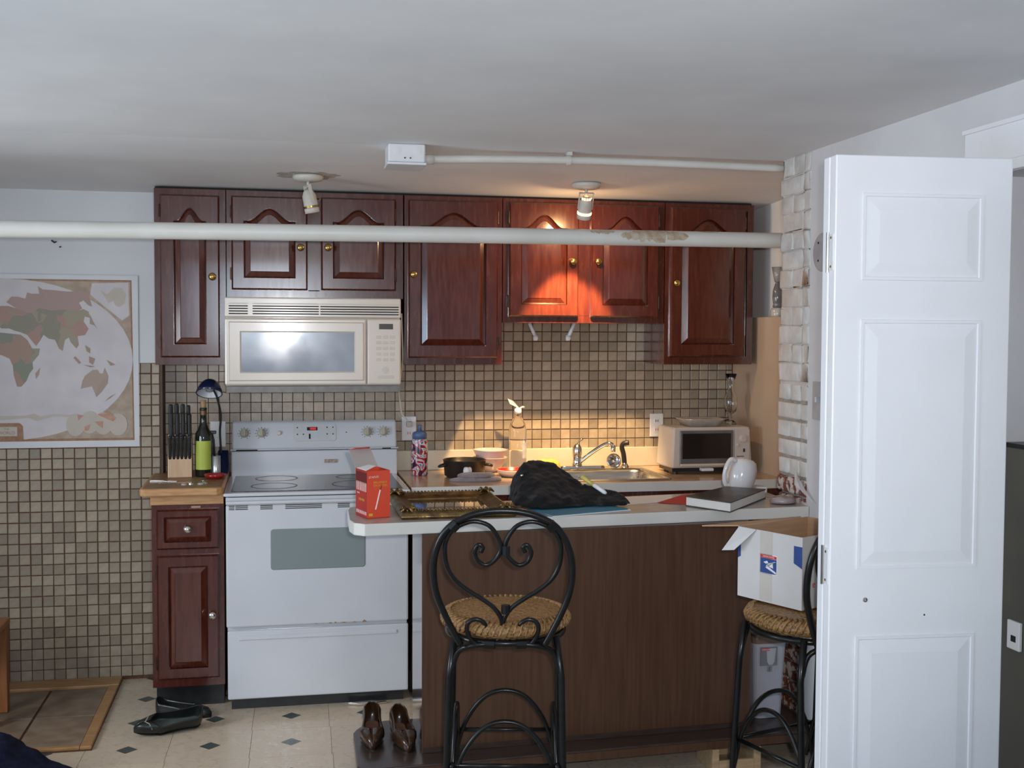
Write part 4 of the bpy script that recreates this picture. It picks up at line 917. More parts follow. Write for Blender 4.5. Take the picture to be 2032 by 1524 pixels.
obj('plate', B().box(-.09,-.02,-.012,-.0055,1.04,1.16), m_white, t, bevel=.003)
obj('receptacle', B().box(-.069,-.041,-.0135,-.011,1.085,1.115), m_white, t, bevel=.002)
t = tag(obj('red_dish', B().lathe([(.0,0),(.03,0),(.044,.010),(.047,.020),(.043,.020),(.03,.008),(0,.006)], (-.052,-.36,BZ), 26), mat('red_glaze', (.30,.008,.012), .2, col2=(.36,.012,.016), scale=10, coat=.4), smooth=True), 'small red dish on the butcher block', 'dish')
for k,(x,y,a,l) in enumerate(((-.20,-.50,.25,.15),(-.26,-.42,-.3,.12),(-.10,-.47,.6,.08))):
    c = thing('cutlery', ('long steel knife lying on the butcher block', 'steel fork lying by the knife block', 'short steel spoon lying on the butcher block')[k], 'cutlery', (x,y,BZ), a, 'cutlery on the butcher block')
    obj('handle', B().box(-l/2,0,-.005,.005,.0002,.004), m_chrome, c, local=True, bevel=.001)
    if k == 2: obj('bowl', B().lathe([(0,.001),(.012,.003),(.016,.006),(0,.005)], (.012,0,0), 14), m_chrome, c, local=True, smooth=True)
    else: obj('blade' if k == 0 else 'tines', B().box(0,l/2,-.008,.008,.0005,.002), m_chrome, c, local=True)
for k,(x,y) in enumerate(((-.165,-.56),(-.14,-.545),(-.10,-.55),(-.085,-.53))):
    tag(obj('bottle_cap', B().lathe([(.013,0),(.0125,.005),(.010,.007),(0,.007)], (x,y,BZ), 12), m_chrome if k % 2 else m_paperg), ('small grey bottle cap nearest the butcher block edge', 'small shiny bottle cap behind the grey one on the butcher block', 'small grey bottle cap near the short spoon', 'small shiny bottle cap furthest right on the butcher block')[k], 'bottle cap', 'bottle caps on the butcher block')

# ------------------------------------------------------------------ things on the kitchen worktop
CZ = CT+.0005
t = thing('sports_bottle', 'red, white and blue sports bottle with blue lid beside the range', 'bottle', (.858,-.22,CZ))
m_sp = bpy.data.materials.new('sports_print'); m_sp.use_nodes = True
nt = m_sp.node_tree; n = nt.nodes; L = nt.links
tc = n.new('ShaderNodeTexCoord'); ns = n.new('ShaderNodeTexNoise'); ns.inputs['Scale'].default_value = 20; ns.inputs['Distortion'].default_value = 1.6; ns.inputs['Detail'].default_value = 1
L.new(tc.outputs['Object'], ns.inputs['Vector']); rp = n.new('ShaderNodeValToRGB'); rp.color_ramp.interpolation = 'CONSTANT'
els = [(0,(.02,.02,.05)),(.38,(.36,.015,.02)),(.47,(.62,.60,.60)),(.53,(.08,.14,.36)),(.57,(.62,.58,.56)),(.63,(.34,.02,.02))]
rp.color_ramp.elements[0].color = (*els[0][1],1); rp.color_ramp.elements[1].position = els[1][0]; rp.color_ramp.elements[1].color = (*els[1][1],1)
for p_,c_ in els[2:]: e = rp.color_ramp.elements.new(p_); e.color = (*c_,1)
L.new(ns.outputs['Fac'], rp.inputs[0]); L.new(rp.outputs[0], n['Principled BSDF'].inputs['Base Color']); n['Principled BSDF'].inputs['Roughness'].default_value = .25
obj('body', B().lathe([(.0,0),(.034,0),(.038,.006),(.038,.10),(.037,.145),(.034,.165),(.033,.172)], (.858,-.22,CZ), 28), m_sp, t, smooth=True)
m_lid = mat('blue_lid', (.07,.12,.24), .4, col2=(.09,.14,.27), scale=9)
obj('lid', B().lathe([(.0335,.168),(.0335,.190),(.030,.200),(.012,.206),(0,.206)], (.858,-.22,CZ), 26), m_lid, t, smooth=True)
obj('spout', B().lathe([(.010,.204),(.009,.222),(.0105,.232),(.006,.234),(0,.234)], (.858,-.22,CZ), 16), m_lid, t, smooth=True)
def pot():
    t = thing('cooking_pot', 'dark low cooking pot on the worktop', 'pot', (1.055,-.30,CZ))
    m = mat('dark_pot', (.028,.022,.018), .32, .3, col2=(.04,.033,.028), scale=12)
    obj('body', B().lathe([(0,0),(.080,0),(.092,.008),(.098,.076),(.100,.078),(.097,.080),(.094,.077),(.088,.012),(0,.008)], (1.055,-.30,CZ), 40), m, t, smooth=True)
    for s in (-1,1): obj('handle', B().tube(smooth_path([(1.055+s*.085,-.338,CZ+.058),(1.055+s*.108,-.350,CZ+.056),(1.055+s*.122,-.332,CZ+.052),(1.055+s*.112,-.310,CZ+.054),(1.055+s*.092,-.300,CZ+.058)],4), .006, 8), m_black, t, smooth=True)
pot()
m_pink = mat('pink_ceramic', (.50,.40,.41), .25, col2=(.55,.45,.45), scale=7, coat=.3)
for k,(z,lab) in enumerate(((0,'pale pink ceramic bowl, lower of two behind the pot'),(.036,'pale pink ceramic bowl nested on top of another'))):
    tag(obj('ceramic_bowl', B().lathe([(0,0),(.04,0),(.044,.006),(.066,.036),(.080,.066),(.082,.070),(.079,.070),(.062,.036),(.04,.010),(0,.008)], (1.205,-.135,CZ+z), 36), m_pink, smooth=True), lab, 'bowl', 'pink bowls behind the pot')
t = thing('red_plate', 'red shallow dish with white rim beside the bowls', 'plate', (1.285,-.325,CZ+.0008))
obj('dish', B().lathe([(0,0),(.06,0),(.078,.018),(.085,.030),(.083,.031)], (1.285,-.325,CZ+.0008), 36, cap=False), mat('white_glaze', (.62,.52,.47), .25, col2=(.66,.56,.5), scale=6), t, smooth=True, solid=.002)
obj('inside', B().lathe([(.083,.0315),(.074,.019),(.056,.004),(0,.003)], (1.285,-.325,CZ+.0008), 36, cap=False), mat('red_inside', (.50,.02,.012), .3, col2=(.55,.03,.02), scale=9), t, smooth=True)
t = tag(obj('red_spatula', B().rings([rr(1.25,1.36,-.46,-.435,.01,CZ),rr(1.251,1.359,-.459,-.436,.01,CZ+.008)],cap0=True,cap1=True), mat('red_inside', (.5,.02,.01)), bevel=.002), 'red plastic utensil handle in front of the red dish', 'utensil')
t = thing('folded_cloth', 'folded grey-mauve cloth in front of the pot', 'cloth', (1.09,-.455,CZ))
m_cloth = mat('mauve_cloth', (.17,.145,.16), .9, col2=(.22,.19,.20), scale=40, bump=.4, sheen=.3)
def blob(cx, cy, rx, ry, z0, h, seed, n=28, amp=.16):
    rnd = random.Random(seed); ph = [rnd.uniform(0,6) for _ in range(4)]
    def rad(a): return 1+amp*(.5*math.sin(2*a+ph[0])+.35*math.sin(3*a+ph[1])+.25*math.sin(5*a+ph[2]))
    L = []
    for (k,z) in ((1,0),(1.03,.35),(.97,.75),(.8,1),(.4,1.08)):
        L.append([(cx+rx*k*rad(2*PI*i/n)*math.cos(2*PI*i/n), cy+ry*k*rad(2*PI*i/n)*math.sin(2*PI*i/n), z0+h*z*(1+.12*math.sin(3*2*PI*i/n+ph[3]) if z > .3 else 1)) for i in range(n)])
    return B().rings(L, cap0=True, cap1=True)
obj('lower_fold', blob(1.09,-.455,.110,.055,CZ,.016,1), m_cloth, t, smooth=True)
obj('upper_fold', blob(1.085,-.45,.085,.045,CZ+.0165,.016,2), m_cloth, t, smooth=True)
obj('corner', blob(1.05,-.41,.018,.016,CZ+.03,.022,4), m_paper, t, smooth=True)
t = thing('plastic_bottle', 'clear plastic bottle tied with a bag at its neck, by the backsplash', 'bottle', (1.345,-.105,CZ))
obj('body', B().lathe([(.0,0),(.036,0),(.042,.01),(.042,.15),(.043,.19),(.036,.225),(.022,.250),(.014,.262),(.013,.285)], (1.345,-.105,CZ), 28), m_plastic, t, smooth=True)
obj('cap', B().lathe([(.015,.272),(.018,.28),(.018,.292),(.010,.300),(0,.301)], (1.345,-.105,CZ), 16), m_white, t, smooth=True)
obj('tied_bag', B().add([(1.34,-.105,CZ+.298),(1.352,-.10,CZ+.300),(1.32,-.105,CZ+.335),(1.295,-.102,CZ+.345),(1.305,-.108,CZ+.32),(1.335,-.11,CZ+.305)],[(0,1,2,3,4,5)]), mat('bag_film', (.66,.62,.52), .3, col2=(.72,.68,.58), scale=20), t, solid=.003)
obj('tied_bag', B().tube([(1.352,-.105,CZ+.296),(1.368,-.104,CZ+.305),(1.376,-.106,CZ+.303)], .005, 6), mat('bag_film', (.7,.7,.6)), t, smooth=True)
obj('label', B().add([(1.345+.0425*math.sin(a), -.105-.0425*math.cos(a), CZ+z) for z in (.06,.135) for a in [(.35+1.0*i/8) for i in range(9)]], [(i,i+1,9+i+1,9+i) for i in range(8)]), mat('bottle_label', (.30,.36,.48), .4, col2=(.5,.5,.52), scale=30), t, smooth=True)
tag(obj('sponge', blob(1.505,-.075,.055,.025,CZ,.042,9,20,.06), mat('yellow_sponge', (.58,.42,.08), .9, col2=(.66,.50,.13), scale=50, bump=.6), smooth=True), 'yellow sponge behind the sink', 'sponge')
# toaster oven
t = thing('toaster_oven', 'white toaster oven in the worktop corner', 'toaster oven', (2.2,-.28,CZ))
TX0,TX1,TY0,TY1,TZ0,TZ1 = 2.020,2.415,-.40,-.205,.945,1.136
m_toast = mat('toaster_white', (.50,.44,.39), .35, col2=(.55,.49,.44), scale=5)
obj('body', B().add([(TX0-.012,TY1,TZ0),(TX1+.006,TY1,TZ0),(TX1+.006,TY0,TZ0),(TX0-.0,TY0,TZ0),(TX0,TY1,TZ1),(TX1-.004,TY1,TZ1),(TX1-.010,TY0,TZ1),(TX0+.006,TY0,TZ1)],[(0,1,2,3),(7,6,5,4),(3,2,6,7),(2,1,5,6),(1,0,4,5),(0,3,7,4)]), m_toast, t, bevel=.008)
obj('crumb_base', B().box(TX0+.005,TX1-.005,TY0+.01,TY1,CZ+.012,TZ0), m_black, t)
for (x,y) in ((TX0+.03,TY0+.04),(TX1-.03,TY0+.04),(TX0+.03,TY1-.03),(TX1-.03,TY1-.03)): obj('foot', B().lathe([(.012,0),(.012,.014)], (x,y,CZ), 12), m_black, t)
dd = obj('door', B().box(TX0+.035,TX1-.095,TY0-.010,TY0-.001,TZ0+.012,TZ1-.014), mat('door_frame_grey', (.14,.14,.145), .3, .4, col2=(.18,.18,.18), scale=20), t, bevel=.004)
obj('glass', B().box(TX0+.047,TX1-.108,TY0-.0115,TY0-.009,TZ0+.045,TZ1-.028), mat('dark_oven_glass', (.012,.010,.010), .08, col2=(.018,.015,.014), scale=3, coat=.5), dd)
obj('door_handle', B().box(TX0+.035,TX1-.095,TY0-.024,TY0-.010,TZ0+.010,TZ0+.022), m_toast, dd, bevel=.004)
obj('tray_latch', B().box(2.16,2.22,TY0-.020,TY0+.02,CZ+.016,CZ+.030), m_white, t, bevel=.003)
pnl = obj('control_panel', B().box(TX1-.085,TX1-.012,TY0-.006,TY0-.001,TZ0+.015,TZ1-.012), mat('panel_pinkish', (.52,.45,.42), .4, col2=(.56,.49,.46), scale=9), t, bevel=.002)
obj('dial', B().lathe([(.019,0),(.018,.010),(.012,.012)], (TX1-.046,TY0-.006,TZ1-.055), 20, 'y'), m_toast, pnl)
obj('dial', B().lathe([(.008,0),(.007,.006),(.004,.007)], (TX1-.072,TY0-.006,TZ1-.085), 14, 'y'), m_toast, pnl)
obj('switch', B().box(TX1-.044,TX1-.037,TY0-.010,TY0-.005,TZ1-.118,TZ1-.102), m_dark, pnl)
obj('marking', B().box(TX1-.076,TX1-.040,TY0-.0066,TY0-.006,TZ1-.140,TZ1-.137), m_bronze, pnl)
t = thing('foil_dish', 'shallow shiny foil dish on the toaster oven', 'dish', (2.19,-.30,TZ1))
obj('dish', B().rings([rr(2.12,2.27,-.37,-.24,.03,TZ1+.001),rr(2.09,2.30,-.39,-.22,.04,TZ1+.034),rr(2.086,2.304,-.394,-.216,.04,TZ1+.037),rr(2.095,2.295,-.385,-.225,.04,TZ1+.034),rr(2.125,2.265,-.365,-.245,.03,TZ1+.006)],cap0=True,cap1=True), mat('foil_pan', (.80,.76,.70), .3, .6, col2=(.68,.64,.6), scale=50, bump=.4), t, smooth=True)
obj('foil', blob(2.20,-.30,.068,.045,TZ1+.012,.020,12), mat('foil', (.72,.69,.65), .3, .55, col2=(.6,.58,.55), scale=40, bump=.6), t, smooth=True)
t = thing('glass_hurricane', 'clear glass hurricane vase standing on the toaster oven', 'vase', (2.372,-.245,TZ1+.0005))
obj('glass', B().lathe([(.0,.0005),(.028,.0005),(.030,.004),(.008,.012),(.006,.022),(.011,.030),(.006,.037),(.010,.044),(.026,.065),(.033,.095),(.030,.130),(.016,.165),(.013,.185),(.018,.215),(.028,.245),(.0268,.2455),(.0165,.215),(.0115,.185),(.0145,.165),(.0285,.130),(.0315,.095),(.0245,.067),(.0,.050)], (2.372,-.245,TZ1+.0005), 32), m_glass, t, smooth=True)
t = tag(obj('oven_cord', B().tube(smooth_path([(2.30,-.19,1.13),(2.36,-.18,1.150),(2.42,-.18,1.14),(2.455,-.18,1.05),(2.46,-.18,.925)],5), .004, 6), m_black, smooth=True), 'black cord draped behind the toaster oven', 'cord')
# glass oil lamp on the side-wall ledge
t = thing('oil_lamp', 'small glass oil lamp on the ledge of the side wall', 'lamp', (2.522,-.43,1.655))
m_dgl = mat('smoked_glass', (.10,.10,.11), .08, col2=(.2,.2,.2), scale=8, coat=.5)
obj('base', B().lathe([(0,.0005),(.030,.0005),(.032,.01),(.032,.032),(.026,.042),(.018,.044)], (2.522,-.43,1.655), 24), mat('milky_glass', (.50,.49,.47), .2, coat=.4), t, smooth=True)
obj('burner', B().lathe([(.018,.044),(.022,.05),(.019,.062),(.021,.07)], (2.522,-.43,1.655), 20), m_dgl, t, smooth=True)
obj('chimney', B().lathe([(.020,.066),(.0235,.09),(.021,.125),(.012,.155),(.010,.158)], (2.522,-.43,1.655), 22, cap=False), m_dgl, t, smooth=True)
obj('shade', B().lathe([(.014,.165),(.020,.19),(.028,.235),(.027,.235)], (2.522,-.43,1.655), 22), mat('grey_glass_cup', (.26,.26,.26), .15, col2=(.34,.33,.33), scale=12, coat=.4), t, smooth=True)
obj('neck', B().lathe([(.010,.150),(.010,.168)], (2.522,-.43,1.655), 14), m_dgl, t, smooth=True)

# ------------------------------------------------------------------ things on the peninsula
PZ = PTZ+.0006
t = thing('pen_box', 'open red cardboard pen box at the left end of the bar top', 'box', (.517,-1.512,PZ), .28)
m_pen = mat('red_box_lit', (.70,.065,.030), .4, col2=(.74,.085,.04), scale=9)  # red raised to carry the brightness of the flash
m_yel = mat('print_yellow', (.70,.42,.02), .5); m_prw = mat('print_offwhite', (.72,.66,.62), .5); m_dkr = mat('print_darkred', (.12,.012,.012), .5)
m_in = mat('box_inside', (.38,.33,.31), .7, col2=(.44,.38,.36), scale=9)
bw_, bd_, bh_ = .084, .115, .165
fr_ = obj('front_side', B().box(0,bw_,0,.0015,0,bh_), m_pen, t, local=True)
ls_ = obj('left_side', B().box(0,.0015,.0015,bd_,0,bh_), mat('red_box_shaded', (.36,.025,.02), .45, col2=(.40,.03,.025), scale=9), t, local=True)  # darker copy of the box red, side shade put into the colour
obj('right_side', B().box(bw_-.0015,bw_,.0015,bd_,0,bh_), m_pen, t, local=True)
obj('rear_side', B().box(.0015,bw_-.0015,bd_-.0015,bd_,0,bh_), m_pen, t, local=True)
obj('bottom', B().box(0,bw_,0,bd_,0,.0015), m_pen, t, local=True)
obj('inner_liner', B().box(.0016,bw_-.0016,.0016,bd_-.0016,.0016,.14), m_in, t, local=True)
obj('top_flap', B().add([(0,bd_,bh_),(bw_,bd_,bh_),(bw_-.012,bd_+.045,bh_+.062),(-.010,bd_+.045,bh_+.060),(0,bd_+.002,bh_),(bw_,bd_+.002,bh_),(bw_-.012,bd_+.047,bh_+.062),(-.010,bd_+.047,bh_+.060)],[(0,1,2,3),(7,6,5,4),(0,4,5,1),(1,5,6,2),(2,6,7,3),(3,7,4,0)]), m_in, t, local=True)
obj('side_flap', B().add([(0,.01,bh_),(0,bd_-.01,bh_),(.040,bd_-.02,bh_+.010),(.040,.02,bh_+.014),(0,.01,bh_+.0012),(0,bd_-.01,bh_+.0012),(.040,bd_-.02,bh_+.0112),(.040,.02,bh_+.0152)],[(0,1,2,3),(7,6,5,4),(0,4,5,1),(1,5,6,2),(2,6,7,3),(3,7,4,0)]), m_paper, t, local=True)
obj('tuck_tip', B().add([(-.010,bd_+.046,bh_+.060),(bw_-.012,bd_+.046,bh_+.062),(bw_-.025,bd_+.02,bh_+.070),(.005,bd_+.02,bh_+.068)],[(0,1,2,3)]), m_pen, t, local=True, solid=.001)
text('brand_lettering', 'STAPLES', .010, m_prw, fr_, (.024,-.0006,bh_-.022), (PI/2,-.06,0), True)
text('lettering', 'BALLPOINT', .0098, m_yel, fr_, (.048,-.0006,bh_-.041), (PI/2,0,0), True)
text('lettering', 'STICK PENS', .0098, m_yel, fr_, (.048,-.0006,bh_-.052), (PI/2,0,0), True)
obj('printed_pen', B().tube([(.031,-.0002,.030),(.048,-.0002,.098)], .0026, 6), m_prw, fr_, local=True)
obj('printed_pen_tip', B().tube([(.0485,-.0002,.099),(.055,-.0002,.119)], .002, 6, taper=[1,.3]), m_dkr, fr_, local=True)
obj('printed_badge', B().box(.006,.02,-.0005,0,.008,.017), m_yel, fr_, local=True)
obj('printed_band', B().box(-.0004,0,.004,bd_-.004,bh_*.72,bh_*.95), m_dkr, ls_, local=True)
for i in range(9):
    y = .010+i*.0115
    obj('printed_pen', B().box(-.0006,0,y,y+.0035,bh_*.55,bh_*.74), m_prw, ls_, local=True); obj('printed_pen', B().box(-.0006,0,y,y+.0045,bh_*.06,bh_*.13), m_prw, ls_, local=True)
text('brand_lettering', 'STAPLES', .007, m_prw, ls_, (-.0006,bd_*.76,bh_*.49), (PI/2,0,-PI/2), True)
text('lettering', 'STICK PENS', .011, m_yel, ls_, (-.0006,bd_*.48,bh_*.36), (PI/2,0,-PI/2), True)
# gilt mirror
t = thing('gilt_mirror', 'ornate gilt-framed mirror lying flat on the bar top', 'mirror', (.82,-1.31,PZ), .0)
m_gilt = mat('antique_gilt', (.26,.17,.065), .36, .85, col2=(.11,.07,.035), scale=26, bump=.8)
mx0,mx1,my0,my1 = .628,1.036,-1.560,-1.075
def rq2(x0,x1,y0,y1,z): return [(x0,y0,z),(x1,y0,z),(x1,y1,z),(x0,y1,z)]
obj('frame', B().rings([rq2(mx0+.004,mx1-.004,my0+.004,my1-.004,PZ),rq2(mx0,mx1,my0,my1,PZ+.008),rq2(mx0+.006,mx1-.006,my0+.006,my1-.006,PZ+.022),rq2(mx0+.02,mx1-.02,my0+.02,my1-.02,PZ+.030),rq2(mx0+.04,mx1-.04,my0+.04,my1-.04,PZ+.020),rq2(mx0+.07,mx1-.07,my0+.07,my1-.07,PZ+.012),rq2(mx0+.07,mx1-.07,my0+.07,my1-.07,PZ)]), m_gilt, t, bevel=.003)
obj('glass', B().box(mx0+.065,mx1-.065,my0+.065,my1-.065,PZ+.004,PZ+.009), mat('mirror_glass', (.75,.74,.72), .03, 1, col2=(.72,.71,.69), scale=4), t)
bd = B()
for i in range(30):
    x = mx0+.012+(mx1-mx0-.024)*i/29
    for y in (my0+.020, my1-.012): bd.lathe([(0,-.005),(.004,-.003),(.0055,0),(.004,.004),(0,.005)], (x,y,PZ+.029), 6)
obj('beading', bd, m_gilt, t, smooth=True)
for (x,y) in ((mx0+.03,my0+.03),(mx1-.03,my0+.03),(mx0+.03,my1-.03),(mx1-.03,my1-.03)):
    lv = B()
    for k in range(5):
        a = k*2*PI/5; lv.tube([(x,y,PZ+.03),(x+.02*math.cos(a),y+.02*math.sin(a),PZ+.038),(x+.034*math.cos(a),y+.034*math.sin(a),PZ+.026)], .008, 6, taper=[.5,1,.3])
    obj('corner_leaf', lv, m_gilt, t, smooth=True)
# black clothes bag: ellipsoids fused by a voxel remesh
def fused(name, blobs, m, parent, vox, noise=0, nsize=.05, smooth_it=4):
    bm = bmesh.new()
    for (c, r, rot) in blobs:
        mm_ = Matrix.Translation(c) @ Matrix.Rotation(rot[2],4,'Z') @ Matrix.Rotation(rot[1],4,'Y') @ Matrix.Rotation(rot[0],4,'X') @ Matrix.Diagonal((*r,1))
        bmesh.ops.create_icosphere(bm, subdivisions=3, radius=1, matrix=mm_)
    me = bpy.data.meshes.new(name); o3 = OFF.get(parent.name,(0,0,0)) if parent else (0,0,0)
    for v in bm.verts: v.co -= Vector(o3)
    bm.to_mesh(me); bm.free()
    o = obj(name, me, m, parent)
    q = o.modifiers.new('remesh','REMESH'); q.mode = 'VOXEL'; q.voxel_size = vox; q.use_smooth_shade = True
    q = o.modifiers.new('smooth','SMOOTH'); q.iterations = smooth_it; q.factor = .5
    if noise:
        tx_ = bpy.data.textures.new(name,'CLOUDS'); tx_.noise_scale = nsize; tx_.noise_depth = 2
        q = o.modifiers.new('folds','DISPLACE'); q.texture = tx_; q.strength = noise; q.texture_coords = 'LOCAL'; q.mid_level = .5
    return o
t = thing('black_bag', 'heap of black printed clothing on the bar top', 'clothing', (1.2,-1.32,PZ))
m_blk = mat('black_cloth', (.006,.006,.007), .85, spec=.25, col2=(.04,.04,.042), scale=16, detail=6, lo=.60, hi=.72, bump=.5, bscale=40, sheen=.1)
def heap(name, hulls, m, parent, vox, noise, nsize, it):
    bm = bmesh.new(); o3 = Vector(OFF.get(parent.name,(0,0,0)))
    for h in hulls:
        vs = [bm.verts.new(Vector(p)-o3) for p in h]; r = bmesh.ops.convex_hull(bm, input=vs)
        bmesh.ops.delete(bm, geom=[v for v in r['geom_interior'] if isinstance(v, bmesh.types.BMVert)], context='VERTS')
    me = bpy.data.meshes.new(name); bm.to_mesh(me); bm.free(); o = obj(name, me, m, parent)
    q = o.modifiers.new('remesh','REMESH'); q.mode = 'VOXEL'; q.voxel_size = vox; q.use_smooth_shade = True
    q = o.modifiers.new('smooth','SMOOTH'); q.iterations = it; q.factor = .5
    tx_ = bpy.data.textures.new(name,'CLOUDS'); tx_.noise_scale = nsize; tx_.noise_depth = 2
    q = o.modifiers.new('folds','DISPLACE'); q.texture = tx_; q.strength = noise; q.texture_coords = 'LOCAL'; q.mid_level = .55
    return o
z0 = PZ+.012
heap('garment', [[(1.115,-1.26,z0+.125),(1.130,-1.24,z0+.150),(1.20,-1.22,z0+.152),(1.245,-1.23,z0+.142),(1.062,-1.38,z0),(1.075,-1.20,z0),(1.20,-1.13,z0),(1.38,-1.24,z0),(1.40,-1.36,z0),(1.30,-1.44,z0),(1.15,-1.47,z0),(1.08,-1.43,z0),(1.085,-1.36,z0+.05),(1.15,-1.43,z0+.04),(1.10,-1.20,z0+.10),(1.33,-1.30,z0+.075)],
     [(1.30,-1.27,z0),(1.32,-1.42,z0),(1.34,-1.33,z0+.068),(1.47,-1.44,z0),(1.505,-1.40,z0),(1.49,-1.32,z0),(1.45,-1.36,z0+.042),(1.48,-1.39,z0+.036)]], m_blk, t, .006, .016, .04, 7)
obj('bag_snap', B().lathe([(.006,0),(.005,.003),(0,.004)], (1.108,-1.305,PZ+.112), 12, 'y'), m_chrome, t, smooth=True)
t = thing('blue_folder', 'blue folder with white papers under the black clothing', 'folder', (1.26,-1.48,PZ), .30)
obj('sheets', B().box(-.12,.20,-.075,.10,0,.0035), m_paper, t, local=True)
obj('cover', B().box(-.13,.19,-.072,.11,.0037,.0065), mat('teal_cover', (.02,.17,.28), .4, col2=(.03,.2,.32), scale=9), t, local=True)
t = thing('marker_pen', 'white and yellow marker pen stuck across the black clothing', 'pen', (1.36,-1.36,PZ+.1))
pa, pb_ = Vector((1.325,-1.345,PZ+.110)), Vector((1.405,-1.410,PZ+.052))
dv = pb_-pa
obj('cap', B().tube([pa+dv*.02, pa+dv*.5], .0075, 10), mat('yellow_cap', (.62,.50,.12), .4), t, smooth=True)
obj('barrel', B().tube([pa+dv*.5, pa+dv*.92, pa+dv], .0078, 10, taper=[1,1,.5]), m_white, t, smooth=True)
obj('clip', B().tube([pa+Vector((-.012,-.004,.0)), pa+dv*.02], .003, 6), m_chrome, t, smooth=True)
# papers, book, mug
def sheet(name, poly, z, m, label, cat, th=.0008, group=None):
    return tag(obj(name, B().prism(poly, z, z+th), m), label, cat, group)
sheet('paper_sheet', [(1.50,-1.36),(1.70,-1.30),(1.76,-1.13),(1.55,-1.16)], PZ, m_paper, 'crumpled white paper behind the black clothing', 'paper')
sheet('red_envelope', [(1.63,-1.33),(1.76,-1.42),(1.88,-1.20),(1.80,-1.15)], PZ+.0012, m_redp, 'bright red card left of the book', 'card')
t = thing('book', 'hardback book with dark cover lying on the bar top', 'book', (1.80,-1.62,PZ), 0)
c0 = [(1.708,-1.425),(1.812,-1.605),(2.090,-1.290),(1.965,-1.190)]
def ins(poly, d):
    c = Vector((sum(p[0] for p in poly)/4, sum(p[1] for p in poly)/4)); return [tuple(c+(Vector(p)-c)*(1-d)) for p in poly]
obj('pages', B().prism(ins(c0,.02), PZ+.004, PZ+.034), mat('page_edges', (.60,.57,.53), .7, col2=(.66,.63,.59), scale=40, stretch=(1,1,60)), t)
m_cov = mat('dark_cover', (.018,.022,.024), .4, col2=(.10,.075,.05), scale=14, detail=5, lo=.45, hi=.75)
obj('cover', B().prism(c0, PZ+.034, PZ+.0375), m_cov, t); obj('cover', B().prism(c0, PZ, PZ+.0035), m_cov, t)
sheet('grey_folder', [(2.102,-1.08),(2.112,-1.25),(2.15,-1.40),(2.157,-1.18),(2.155,-1.07)], PZ, m_paperg, 'grey folder lying beside the brick wall', 'folder', .003)
tag(obj('plastic_wrap', blob(2.10,-1.42,.045,.05,PZ+.004,.02,21), mat('mauve_wrap', (.26,.20,.20), .25, col2=(.4,.34,.34), scale=20, bump=.8), smooth=True), 'crumpled clear wrapper on the bar top by the wall', 'wrapper')
tag(obj('white_carton', B().box(2.108,2.152,-1.165,-1.10,PZ+.0036,PZ+.028), m_paper, bevel=.002), 'small white carton behind the book, right of the mug', 'carton')
t = thing('white_mug', 'white ceramic mug turned upside down behind the book', 'mug', (2.055,-1.135,PZ))
mz = PZ
mm2 = Matrix.Translation((2.046,-1.120,mz+.0145)) @ Matrix.Rotation(.24,4,'Y') @ Matrix.Scale(1.12,4) @ Matrix.Rotation(.55,4,'Z')
m_mug = mat('white_glaze_mug', (.66,.65,.66), .14, col2=(.70,.69,.70), scale=5, coat=.5)
obj('body', B().lathe([(.040,0),(.045,.004),(.051,.045),(.049,.080),(.040,.104),(.028,.112),(0,.113)], (0,0,0), 36, cap=False).xf(mm2), m_mug, t, smooth=True, solid=.003)
obj('handle', B().tube(smooth_path([(-.030,-.035,.098),(-.045,-.047,.099),(-.054,-.054,.072),(-.053,-.053,.035),(-.044,-.046,.008),(-.030,-.033,.006)],5), .0085, 10).xf(mm2 @ Matrix.Rotation(-1.05,4,'Z')), m_mug, t, smooth=True)
# torn plastic sheet hanging on the bricks
t = tag(obj('plastic_scrap', B().add([(XR-.012,-1.40,1.05),(XR-.020,-1.45,1.03),(XR-.014,-1.52,.975),(XR-.012,-1.57,.945),(XR-.016,-1.46,.985),(XR-.022,-1.42,1.00)],[(0,1,4,5),(1,2,4),(2,3,4)]), mat('clear_film', (.75,.74,.74), .2, alpha=.45), solid=.001), 'torn clear plastic scrap hanging on the bricks', 'plastic')

